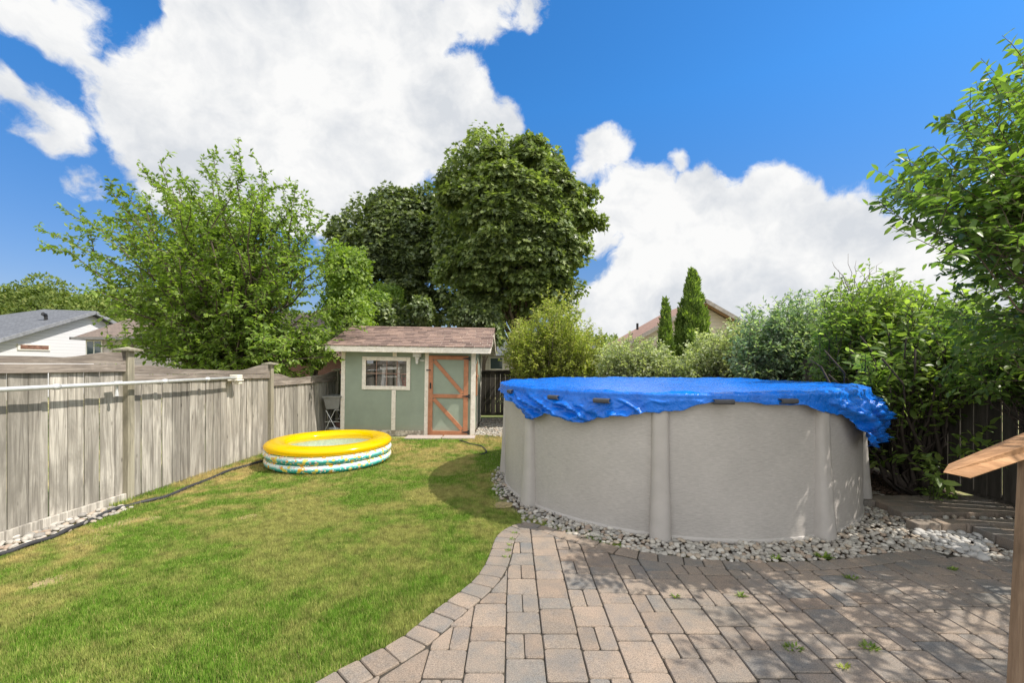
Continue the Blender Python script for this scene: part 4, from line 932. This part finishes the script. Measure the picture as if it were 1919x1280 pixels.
def left_tree():
    b = (-7.0, 11.0, 0); t = thing('broadleaf_tree', 'airy light green tree with long arching shoots behind the left fence', 'tree', b)
    tips_px = [(72, 428), (125, 398), (90, 465), (182, 400), (265, 318), (300, 298), (232, 357), (345, 345), (400, 282), (448, 272), (375, 300), (490, 310), (520, 345), (555, 350), (575, 385), (600, 415), (625, 460), (655, 500), (480, 360), (330, 380), (150, 430), (160, 500), (205, 350), (430, 330), (210, 430), (180, 545), (200, 590), (650, 560), (680, 610), (620, 640), (560, 660), (240, 560), (280, 620)]
    S, T = [], []
    for (u, v) in tips_px:
        Y = 11+rng.uniform(-1.6, 1.2); S.append((b[0]+rng.uniform(-.25, .25), b[1]+rng.uniform(-.2, .2), rng.uniform(.7, 2.2))); T.append(tuple(AT(u, v, Y)))
    bushy(t, S, T, shoots=26, shoot_len=.55, leaf_step=.032, L=.128, Wd=.07, mat=airy, r0=.03, lift=.22, t0=.35, up=.35, crown='outer_leaves', stem='shoots'); S, T = [], []
    for k in range(215):
        u = rng.normal(400, 125); v = rng.uniform(345, 660)
        if (u-400)**2/(255+0*u)**2+(v-540)**2/240**2 > 1: continue
        Y = 11+rng.uniform(-2.6, 2.4); S.append((b[0]+rng.uniform(-.3, .3), b[1]+rng.uniform(-.3, .3), rng.uniform(.6, 2.6))); T.append(tuple(AT(u, v, Y)))
    for k in range(34):     # low skirt over the fence
        u = rng.uniform(260, 640); v = rng.uniform(600, 690); Y = 11+rng.uniform(-2.0, .8); S.append((b[0], b[1], rng.uniform(.4, 1.4))); T.append(tuple(AT(u, v, Y)))
    n = bushy(t, S, T, shoots=16, shoot_len=.75, leaf_step=.036, L=.128, Wd=.07, mat=airy, r0=.035, lift=.22, t0=.33, up=.2, wob=.045, droop=.15)
    w = MB()
    for k in range(4):
        a = k*1.7; w.tube([(b[0]+.16*math.cos(a), b[1]+.16*math.sin(a), -.05), (b[0]+.22*math.cos(a), b[1]+.2*math.sin(a), .8), (b[0]+.55*math.cos(a), b[1]+.5*math.sin(a), 1.9), (b[0]+.8*math.cos(a), b[1]+.8*math.sin(a), 3.4)], [.12, .1, .075, .04], 8)
    part('trunk', w, bark, t, True); return n
print('left tree', left_tree())
def big_maple():
    Y = 17.5; t = thing('maple_tree', 'tallest dense green maple tree behind the shed', 'tree', (*AT(985, 680, Y).xy, 0)); lobes = []
    px = [(905, 285, 62), (960, 300, 60), (1010, 300, 45), (870, 330, 60), (935, 350, 75), (1030, 345, 60), (860, 395, 60), (920, 420, 75), (1000, 400, 75), (1060, 410, 50), (860, 460, 65), (935, 490, 80), (1020, 480, 75), (1072, 480, 42), (880, 540, 70), (960, 560, 75), (1040, 545, 65), (1085, 540, 32), (905, 590, 50), (1080, 440, 35), (845, 290, 22), (1050, 590, 35), (900, 262, 22), (1010, 275, 24), (1045, 285, 22), (1090, 460, 26)]
    for (u, v, r) in px:
        for q in range(2 if r > 40 else 1):
            yy = Y+rng.uniform(-1.6, 1.6)*(1 if r > 40 else .5); c = AT(u+rng.uniform(-8, 8), v+rng.uniform(-8, 8), yy); rr = r/F*Y*.9*rng.uniform(.8, 1.0); rr *= .86; lobes.append((tuple(c), (rr, rr, rr*.85), .48*(rr/1.2)**1.6))
    for k in range(150):   # surface clumps
        a = rng.uniform(0, 6.28); q = rng.uniform(.15, 1.0); u = 962+133*q*math.cos(a)*(1+.12*math.sin(a)); v = 425+172*q*math.sin(a); yy = Y-2.6*math.sqrt(max(0, 1-q*q*.9)); c = AT(u, v, yy); rr = rng.uniform(.30, .62); lobes.append(dome(tuple(c), (rr*1.25, rr*1.1, rr*.8), .62*(rr/.6)**1.6))
    return lobed(t, lobes, 1300, .18, .18, maple_g, ((t.location.x, Y, -.1), tuple(AT(965, 400, Y))), r0=.26)
print('maple', big_maple())
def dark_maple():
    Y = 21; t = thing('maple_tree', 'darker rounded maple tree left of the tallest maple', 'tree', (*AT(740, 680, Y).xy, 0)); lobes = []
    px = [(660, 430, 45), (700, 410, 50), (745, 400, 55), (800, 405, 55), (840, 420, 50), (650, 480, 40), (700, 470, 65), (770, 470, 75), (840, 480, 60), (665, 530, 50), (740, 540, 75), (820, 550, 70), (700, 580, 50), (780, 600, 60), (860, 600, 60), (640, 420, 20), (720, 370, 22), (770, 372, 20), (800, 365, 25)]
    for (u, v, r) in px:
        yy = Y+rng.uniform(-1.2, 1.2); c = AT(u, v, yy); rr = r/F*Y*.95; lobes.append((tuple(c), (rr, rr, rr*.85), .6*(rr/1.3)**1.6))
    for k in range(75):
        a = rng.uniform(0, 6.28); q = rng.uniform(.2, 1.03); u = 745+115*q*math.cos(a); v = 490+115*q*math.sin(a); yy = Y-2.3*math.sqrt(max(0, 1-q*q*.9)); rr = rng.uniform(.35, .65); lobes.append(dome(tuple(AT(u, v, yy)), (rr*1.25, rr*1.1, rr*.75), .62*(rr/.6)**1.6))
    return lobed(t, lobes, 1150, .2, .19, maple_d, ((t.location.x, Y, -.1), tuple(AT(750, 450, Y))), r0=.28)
print('dark maple', dark_maple())
def small_tree(u, v0, r, Y, mat, label, per=900, L=.13, cat='tree', name='young_tree'):
    t = thing(name, label, cat, (*AT(u, 680, Y).xy, 0)); lobes = []
    for k in range(13):
        a = rng.uniform(0, 6.28); q = rng.random()**.5; c = AT(u+r[0]*.7*q*math.cos(a), v0+r[1]*.7*q*math.sin(a), Y+rng.uniform(-.7, .7)); rr = rng.uniform(.3, .5)*r[1]/F*Y; lobes.append((tuple(c), (rr, rr, rr), 1))
    return lobed(t, lobes, per, L, L*.7, mat, ((t.location.x, Y, -.05), tuple(AT(u, v0, Y))), shape='quad', r0=.09)
small_tree(655, 560, (55, 90), 13.5, airy, 'small green tree between the airy tree and the dark maple', 620, .13)
small_tree(715, 590, (45, 60), 16, deep_g, 'small dark green tree directly behind the shed roof', 700, .13)
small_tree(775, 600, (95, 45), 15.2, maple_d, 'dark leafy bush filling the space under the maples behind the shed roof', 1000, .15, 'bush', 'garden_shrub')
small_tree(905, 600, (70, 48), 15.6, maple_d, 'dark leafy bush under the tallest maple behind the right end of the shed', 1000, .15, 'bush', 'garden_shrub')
small_tree(590, 655, (40, 35), 12.3, airy, 'low bright bush just behind the left fence beside the shed', 420, .1, 'bush', 'garden_shrub')
def shrub(name, label, base, px, nT, Yr, L, Wd, mat, shoots=11, sl=.42, step=.035, lift=.15, t0=.25, cat='shrub', r0=.014, wm=None, shape='quad', flat=.6, spread=.5, up=.3, group=None, gaps=None):
    """px = list of (u,v,ru,rv) ellipses that the crown fills at depths Yr"""
    t = thing(name, label, cat, base, group); S, T = [], []; wts = np.array([a[2]*a[3] for a in px], float); wts /= wts.sum()
    for k in range(nT):
        e = px[rng.choice(len(px), p=wts)]; a = rng.uniform(0, 6.28); q = rng.random()**.5; u = e[0]+e[2]*q*math.cos(a); v = e[1]+e[3]*q*math.sin(a); Y = rng.uniform(*Yr); p = AT(u, v, Y)
        T.append(tuple(p)); S.append((base[0]+(p.x-base[0])*spread*rng.uniform(.3, 1), base[1]+(p.y-base[1])*spread*rng.uniform(.3, 1), rng.uniform(0, .35)))
    n = bushy(t, S, T, shoots=shoots, shoot_len=sl, leaf_step=step, L=L, Wd=Wd, mat=mat, r0=r0, lift=lift, t0=t0, up=up, shape=shape, flat=flat, wood_mat=wm, stem='stems'); print(name, n); return t
def b3(u, Y): return (*AT(u, 680, Y).xy, 0)
shrub('yellow_shrub', 'yellow green feathery shrub behind the left end of the pool', b3(1035, 11.6), [(1030, 640, 80, 60), (1045, 590, 42, 45), (1000, 660, 55, 40), (1095, 650, 35, 40), (975, 640, 30, 45), (1125, 660, 22, 40)], 300, (10.6, 12.6), .08, .038, yel_g, shoots=15, sl=.5, step=.022)
shrub('variegated_shrub', 'pale variegated dogwood behind the pool left of the cedars', b3(1185, 10.8), [(1180, 675, 60, 42), (1225, 680, 40, 38), (1150, 670, 30, 30)], 230, (10, 11.6), .09, .044, varieg, shoots=13, sl=.4, step=.026)
shrub('variegated_shrub', 'pale variegated dogwood hiding the foot of the gabled house right of the cedars', b3(1345, 10.6), [(1345, 665, 60, 45), (1310, 690, 50, 30), (1385, 640, 35, 40)], 230, (9.8, 11.4), .09, .044, varieg, shoots=13, sl=.4, step=.026)
shrub('dogwood_shrub', 'broad cool green dogwood with upright shoots behind the pool', (4.9, 8.7, 0), [(1470, 650, 95, 65), (1440, 620, 50, 45), (1510, 590, 65, 45), (1560, 660, 70, 55)], 400, (8.0, 9.5), .10, .044, cool_g, shoots=13, sl=.5, step=.033, lift=.12)
shrub('leafy_shrub', 'tall bright green shrub rising behind the right rim of the pool', (5.0, 6.9, 0), [(1620, 620, 80, 70), (1590, 570, 50, 45), (1660, 560, 60, 55), (1680, 650, 80, 60), (1640, 690, 80, 30), (1700, 600, 60, 70)], 330, (6.0, 7.6), .115, .052, deep_g, shoots=12, sl=.5, step=.04, lift=.12)
lil = shrub('side_shrub', 'many stemmed dark shrub by the right fence beside the blue cover', (5.0, 5.45, 0), [(1770, 640, 110, 80), (1840, 600, 80, 60), (1700, 690, 90, 45), (1800, 700, 110, 35), (1740, 730, 90, 25), (1650, 700, 50, 25)], 240, (4.9, 6.9), .12, .055, deep_g, shoots=11, sl=.42, step=.05, lift=.2, t0=.5, r0=.02, wm=bark_dark, spread=.12, shape='leaf', gaps=(2.0, .45, 6.0, .3))
def side_stems():
    w = MB()
    for k in range(26):
        a = rng.uniform(0, 6.28); b = np.array((5.0+.16*math.cos(a), 5.45+.16*math.sin(a), -.02)); e = b+np.array((rng.uniform(-1.0, .35), rng.uniform(-.6, .9), rng.uniform(1.2, 2.0))); c = curve(b, e, .1, 7, .035); w.tube([Vector(p) for p in c], [rng.uniform(.012, .03)*(1-.1*i) for i in range(7)], 6)
    c = curve((4.95, 5.4, 0), (4.2, 5.75, 1.15), -.1, 8, .02); w.tube([Vector(p) for p in c], [.045*(1-.08*i) for i in range(8)], 7)
    part('trunk', w, bark_dark, lil, True)
    T = [(4.3+rng.uniform(-.3, .9), 5.2+rng.uniform(-.3, .6), rng.uniform(.2, 1.3)) for _ in range(16)]; S = [(5.0, 5.45, .2)]*16
    bushy(lil, S, T, shoots=4, shoot_len=.25, leaf_step=.07, L=.1, Wd=.05, mat=deep_g, wood_mat=bark_dark, r0=.01, shape='leaf', crown='lower_leaves', stem='twigs', t0=.6)
side_stems()
def near_shrub():
    b = (4.9, 3.1, 0); t = thing('overhanging_shrub', 'large lilac leaning in from the upper right over the pool', 'shrub', b); S, T = [], []
    px = [(1840, 330, 120, 110), (1760, 350, 100, 70), (1870, 220, 70, 110), (1700, 380, 70, 50), (1905, 150, 30, 80), (1880, 430, 60, 40), (1665, 370, 30, 25), (1800, 250, 60, 60)]
    low = [(1880, 560, 70, 80), (1820, 510, 80, 45), (1890, 670, 50, 60), (1780, 500, 60, 25), (1830, 620, 70, 60), (1760, 590, 50, 50), (1885, 705, 50, 40), (1810, 690, 60, 35)]
    for grp, n, Yr in ((px, 150, (2.7, 3.9)), (low, 105, (3.4, 4.8))):
        w = np.array([a[2]*a[3] for a in grp], float); w /= w.sum()
        for k in range(n):
            e = grp[rng.choice(len(grp), p=w)]; a = rng.uniform(0, 6.28); q = rng.random()**.5; u = e[0]+e[2]*q*math.cos(a); v = e[1]+e[3]*q*math.sin(a); Y = rng.uniform(*Yr); p = AT(u, v, Y); T.append(tuple(p)); S.append((4.9+rng.uniform(-.1, .3), 3.1+rng.uniform(-.3, .5), rng.uniform(1.2, 2.2)))
    for k in range(88):      # the part of the crown outside the frame, towards the sun
        T.append((rng.uniform(3.6, 6.0), rng.uniform(1.0, 3.7), rng.uniform(2.3, 4.2))); S.append((4.9, 3.1, rng.uniform(1.0, 2.0)))
    n = bushy(t, S, T, shoots=9, shoot_len=.34, leaf_step=.030, L=.092, Wd=.040, mat=near_g, r0=.010, lift=.12, t0=.55, up=.25, shape='leaf', wood_mat=bark, flat=.5, stem='branches', gaps=(1.8, .06, 3.3, .42)); print('near', n)
    w = MB()
    for k in range(5):
        a = k*1.25; c = curve((4.9+.12*math.cos(a), 3.1+.12*math.sin(a), -.03), (4.9+.3*math.cos(a), 3.1+.35*math.sin(a), 1.9), 0, 6, .02); w.tube([Vector(p) for p in c], [.05*(1-.1*i) for i in range(6)], 7)
    part('trunk', w, bark, t, True)
near_shrub()
t_ = thing('side_shrub', 'leafy branches hanging over the right fence below the large lilac', 'shrub', (5.25, 4.3, 0)); S_, T_ = [], []
for k in range(60):
    p_ = AT(rng.uniform(1780, 1990), rng.uniform(590, 735), rng.uniform(4.1, 4.9)); T_.append((min(p_.x, 5.3), p_.y, p_.z)); S_.append((5.25, 4.3+rng.uniform(-.1, .1), .8))
bushy(t_, S_, T_, shoots=9, shoot_len=.3, leaf_step=.038, L=.095, Wd=.042, mat=near_g, r0=.011, shape='leaf', wood_mat=bark_dark, t0=.5)
w_ = MB(); w_.tube([(5.25, 4.3, -.03), (5.22, 4.3, .4), (5.25, 4.3, .85)], [.04, .035, .025], 7); part('trunk', w_, bark_dark, t_, True)
def cedar_tree(u, vtop, wpx, Y, label, extra=None):
    b = b3(u, Y); t = thing('cedar_tree', label, 'tree', b, 'narrow cedars in front of the gabled house'); H = EYE+(680-vtop)/F*Y; P, D, N = [], [], []
    cones = [(0, H, wpx/2/F*Y)]+(extra or [])
    for (dx, h, r) in cones:
        n = int(6500*h*r); z = h*(1-rng.random(n)**.62*.999); rr = r*np.clip(1-(z/h), 0, 1)**.62*(.72+.3*rng.random(n)); a = rng.uniform(0, 6.28, n); rr *= 1+.2*np.sin(a*5+z*2.3)+.2*np.sin(z*11+a*3)+rng.normal(0, .07, n)
        P.append(np.c_[dx+rr*np.cos(a), rr*np.sin(a), z]); D.append(np.c_[np.cos(a)*.5, np.sin(a)*.5, np.full(n, 1.)]+rng.normal(0, .3, (n, 3))); N.append(np.c_[np.cos(a), np.sin(a), np.full(n, .3)]+rng.normal(0, .4, (n, 3)))
    P, D, N = np.vstack(P), np.vstack(D), np.vstack(N); L = .13*(.5+.9*rng.random(len(P))); link('crown', leaf_mesh('crown', P, D, N, L, L*.42, 'quad', .0), cedar_g, t)
    mb = MB(); mb.tube([(b[0], b[1], -.05), (b[0], b[1], H*.9)], [.08, .015], 8); part('trunk', mb, bark, t, True)
cedar_tree(1298, 505, 74, 14, 'tall pointed cedar in front of the gabled house', [(.38, 3.4, .3), (-.38, 3.3, .28)])
cedar_tree(1248, 560, 36, 13.5, 'short thin cedar left of the tall cedar')
# ---------------------------------------------------------------- weeds and little plants
def weed(u, v, s, label, h=.03, mat=None):
    x, y = GD(u, v); s *= .75; n = int(60*s); t = rng.uniform(0, 6.28, n); r = rng.random(n)**.6*.045*s; P = np.c_[r*np.cos(t)*1.4, r*np.sin(t)*.8, np.zeros(n)]; D = np.c_[np.cos(t)*.8, np.sin(t)*.8, .5+rng.random(n)]; L = h*(.5+.8*rng.random(n))
    o = link('weed_tuft', leaf_mesh('weed_tuft', P, D, D+np.array((0, 0, 1.)), L, L*.35, 'quad'), mat or airy); o.location = (x, y, -.003); props(o, label, 'weed', 'weeds in the patio joints')
weed(1487, 1217, 1.0, 'thick green weed tuft in a joint of the lower right patio'); weed(1388, 1117, .7, 'green weed tuft in a patio joint in front of the middle of the pool'); weed(1266, 1120, .5, 'tiny weed in a patio joint below the middle upright'); weed(1595, 1084, .9, 'flat weed in a patio joint below the right upright'); weed(1582, 1252, .5, 'small yellowish weed near the bottom edge of the patio', mat=yel_g); weed(1543, 1046, 1.0, 'leafy weed at the edge of stones and patio near the right upright', .05); weed(1785, 1068, .6, 'weed in a patio joint in front of the white stones'); weed(1455, 1048, .6, 'little weed among the stones in front of the pool', .04)
weed(1630, 1215, .9, 'dark sprawling weed in a joint right of the thick tuft', .035, deep_g)
for i in range(5): weed(965-i*4, 1000+i*11, .55, 'weeds growing in the curved joint beside the border of the patio tip', .022)
def low_plant(x, y, n, h, label, mat, L=.1):
    t = thing('low_plant', label, 'plant', (x, y, 0)); S = [(x+rng.uniform(-.04, .04), y+rng.uniform(-.04, .04), 0) for _ in range(n)]; T = [(x+rng.uniform(-h, h)*.9, y+rng.uniform(-h, h)*.9, h*rng.uniform(.5, 1.1)) for _ in range(n)]
    bushy(t, S, T, shoots=5, shoot_len=h*.5, leaf_step=.035, L=L, Wd=L*.42, mat=mat, wood_mat=bark_dark, r0=.005, shape='leaf', stem='stems', crown='leaves', t0=.4)
low_plant(*GD(1765, 945), 14, .16, 'low dark leafy plant at the foot of the side shrub', deep_g, .07)
low_plant(4.75, 4.95, 5, .75, 'sapling with broad leaves in front of the right fence', deep_g, .13)
low_plant(.55, 12.4, 10, .9, 'ragged plant in front of the back fence right of the shed', varieg, .12)
# ---------------------------------------------------------------- houses
def house_left():
    t = thing('grey_roof_house', 'white sided house with grey shingle roof at the far left', 'house', (-24, 23, 0)); x = -22
    def poly(name, pts, m, par=t, th=.12, n=(0, 0, 1)):
        n = Vector(n); a = [Vector(p) for p in pts]; k = len(a); mb = MB(); mb.add(a+[p-n*th for p in a], [tuple(range(k)), tuple(range(2*k-1, k-1, -1))]+[(i, k+i, k+(i+1) % k, (i+1) % k) for i in range(k)]); return part(name, mb, m, par)
    r = poly('roof', [(x, 15.6, 1.42), (x, 23.1, 4.36), (-24.7, 23.1, 4.45), (-32.5, 15.6, 1.42)], grey_roof); poly('roof_back', [(x, 30.6, 1.42), (-32.5, 30.6, 1.42), (-24.7, 23.1, 4.45), (x, 23.1, 4.36)], grey_roof, r)
    poly('wall', [(x-.35, 16.1, -1), (x-.35, 30.1, -1), (x-.35, 30.1, 1.5), (x-.35, 23.1, 4.2), (x-.35, 16.1, 1.5)], white_siding, t, .2, (1, 0, 0)); mb = MB(); mb.box(-32, x-.56, 16.1, 30.1, -1, 1.35); part('wall', mb, white_siding, t)
    for (a, b) in (((x+.02, 15.6, 1.33), (x+.02, 23.1, 4.27)), ((x+.02, 23.1, 4.27), (x+.02, 30.6, 1.33))): mb = MB(); mb.bar(a, b, .06, .16); part('barge_board', mb, plain('grey_trim', (.22, .23, .25), .6), r)
    mb = MB(); mb.box(x-.34, x-.30, 19.75, 21.15, 2.2, 2.5); w = part('window', mb, white_trim, t); mb = MB(); mb.box(x-.3, x-.285, 19.85, 21.05, 2.26, 2.44); part('pane', mb, plain('red_blind', (.2, .11, .08), .3, .5, 8), w)
    mb = MB(); mb.tube([(-22.8, 21.4, 3.6), (-22.8, 21.4, 3.95)], .07, 8); mb.tube([(-22.8, 21.4, 3.95), (-22.8, 21.25, 4.0)], .09, 8); part('roof_vent', mb, black, r)
def house_brown():
    t = thing('brown_hip_house', 'low mauve sided house with brown hip roof beside the white house', 'house', (-15, 22, 0)); mb = MB()
    a = [(-20.1, 20, 2.78), (-8, 20, 2.78), (-10, 23, 4.25), (-19.2, 23, 4.25), (-20.1, 26, 2.78), (-8, 26, 2.78)]; mb.add(a, [(0, 1, 2, 3), (0, 3, 4), (3, 2, 5, 4), (1, 5, 2), (0, 4, 5, 1)]); r = part('roof', mb, brown_roof, t)
    mb = MB(); mb.box(-20.15, -7.95, 19.93, 19.99, 2.68, 2.8); mb.box(-20.17, -20.11, 19.93, 26, 2.68, 2.8); part('gutter', mb, plain('grey_gutter', (.2, .19, .19), .5), r); mb = MB(); mb.box(-19.6, -8.4, 20.5, 25.6, -1, 2.77); part('wall', mb, mauve_siding, t)
    mb = MB(); x0, x1 = AT(165, 0, 20.5).x, AT(192, 0, 20.5).x; mb.box(x0-.05, x1+.05, 20.45, 20.498, 1.85, 2.68); w = part('window', mb, white_trim, t)
    for (a, b) in ((x0+.02, (x0+x1)/2-.03), ((x0+x1)/2+.03, x1-.02)): mb = MB(); mb.box(a, b, 20.44, 20.448, 1.9, 2.62); part('pane', mb, dark_glass, w)
def house_gable():
    t = thing('gabled_house', 'beige sided house with red brown gable roof behind the cedars', 'house', (9, 22, 0)); Y = 20; pk = (8.83, 4.55); e = (5.0, 2.4); e2 = (12.6, 2.4); mb = MB()
    for (q, s) in ((e, 1), (e2, -1)):
        n = Vector((pk[1]-q[1], 0, q[0]-pk[0])).normalized(); n = -n if n.z < 0 else n; a = [Vector((q[0], Y, q[1])), Vector((pk[0], Y, pk[1])), Vector((pk[0], 25, pk[1])), Vector((q[0], 25, q[1]))]; mb.add(a+[p-n*.12 for p in a], [(0, 1, 2, 3), (7, 6, 5, 4), (0, 4, 5, 1), (3, 2, 6, 7), (0, 3, 7, 4)])
    r = part('roof', mb, red_roof, t); mb = MB(); M4 = Matrix(((1, 0, 0, 0), (0, 0, -1, 20.5), (0, 1, 0, 0), (0, 0, 0, 1))); mb.prism([(5.3, -1), (12.3, -1), (12.3, 2.35), (8.83, 4.36), (5.3, 2.4)], -4.2, 0, M4); part('wall', mb, beige_siding, t)
    for q in (e, e2): mb = MB(); mb.bar((q[0], Y-.04, q[1]-.09), (pk[0], Y-.04, pk[1]-.09), .05, .17); part('barge_board', mb, plain('taupe_trim', (.28, .25, .23), .6), r)
    mb = MB(); mb.tube([AT(1195, 618, 22), AT(1195, 606, 22)], .06, 8); part('roof_vent', mb, black, r)
    mb = MB(); mb.box(8.5, 9.1, 20.46, 20.498, 3.1, 3.5); part('gable_vent', mb, white_trim, t)
def house_behind():
    t = thing('pale_house', 'pale sided house glimpsed between the shed and the yellow shrub', 'house', (1.5, 23, 0)); mb = MB(); mb.box(-2.2, 4.8, 21.2, 26, -1, 2.0); part('wall', mb, pale_siding, t); mb = MB(); mb.add([(-2.6, 20.8, 1.96), (5.2, 20.8, 1.96), (4, 23.5, 2.7), (-1.4, 23.5, 2.7), (-2.6, 26.4, 1.96), (5.2, 26.4, 1.96)], [(0, 1, 2, 3), (0, 3, 4), (3, 2, 5, 4), (1, 5, 2), (0, 4, 5, 1)]); part('roof', mb, grey_roof, t)
    x0, x1 = AT(920, 0, 21.2).x, AT(942, 0, 21.2).x; mb = MB(); mb.box(x0-.06, x1+.06, 21.14, 21.198, 1.25, 2.0-.1); w = part('window', mb, white_trim, t); mb = MB(); mb.box(x0, x1, 21.13, 21.138, 1.33, 1.84); part('pane', mb, dark_glass, w)
def house_brick():
    t = thing('brick_house', 'low red brick house glimpsed through the airy tree', 'house', (-11, 19, 0)); mb = MB(); mb.box(-13.5, -6.0, 18, 19.8, -1, 1.85); part('wall', mb, brick_mat, t); mb = MB(); mb.add([(-13.8, 17.7, 1.85), (-5.7, 17.7, 1.85), (-5.7, 18.9, 2.35), (-13.8, 18.9, 2.35), (-13.8, 20, 1.85), (-5.7, 20, 1.85)], [(0, 1, 2, 3), (3, 2, 5, 4), (0, 3, 4), (1, 5, 2), (0, 4, 5, 1)]); part('roof', mb, red_roof, t)
    mb = MB(); mb.box(-11, -9.8, 17.95, 17.998, .6, 1.5); w = part('window', mb, white_trim, t); mb = MB(); mb.box(-10.9, -9.9, 17.94, 17.948, .68, 1.42); part('pane', mb, dark_glass, w)
house_left(); house_brown(); house_gable(); house_behind(); house_brick()
# ---------------------------------------------------------------- far woods
def woods():
    mat = leafmat('far_leaf', (.10, .15, .035), (.16, .22, .05), (.25, .28, .08), .3, .6, .2, .25); P, D, N, LL = [], [], [], []
    def clump(c, r, n, L):
        d = unit(rng.normal(0, 1, (n, 3))+np.array((0, -.3, .3))); p = np.array(c)+d*r*(.8+.25*rng.random((n, 1)))*np.array((1, 1, .85)); P.append(p); D.append(unit(d+rng.normal(0, .7, (n, 3)))); N.append(unit(d+rng.normal(0, .3, (n, 3)))); LL.append(L*(.6+.8*rng.random(n)))
    for k in range(300):
        u = rng.uniform(-420, 330); ridge = 527+max(0, u-60)*.14+10*math.sin(u*.05)+6*math.sin(u*.13); v = rng.uniform(ridge+20, 640); Y = 62-(v-520)*.12+rng.uniform(-3, 3); r = rng.uniform(1.2, 2.4); clump(AT(u, v, Y), r, 420, .34)
    for k in range(110):      # a low line of trees all round the back, mostly hidden
        u = rng.uniform(300, 2300); Y = rng.uniform(45, 60); clump((( u-960)/F*Y, Y, rng.uniform(.5, 3.4)), rng.uniform(1.5, 2.2), 260, .4)
    P, D, N, LL = map(np.concatenate, (P, D, N, LL)); me = leaf_mesh('woods', P, D, N, LL, LL*.7, 'quad'); props(link('woods', me, mat), 'wooded green hillside on the horizon behind the left houses', 'woods', kind='stuff')
woods()


def bare_twigs():
    o = [x for x in bpy.data.objects if x.get('label', '').startswith('tall bright green shrub rising')][0]; w = MB()
    for (u, v, u2, v2) in ((1600, 575, 1590, 475), (1598, 560, 1640, 500), (1592, 545, 1560, 490), (1598, 550, 1605, 488), (1610, 540, 1655, 490), (1585, 540, 1572, 505)):
        c = curve(AT(u, v, 6.8), AT(u2, v2, 6.9), .03, 6, .03); w.tube([Vector(p) for p in c], [.007*(1-.15*i) for i in range(6)], 4)
    part('bare_twigs', w, bark, o, True)
bare_twigs()
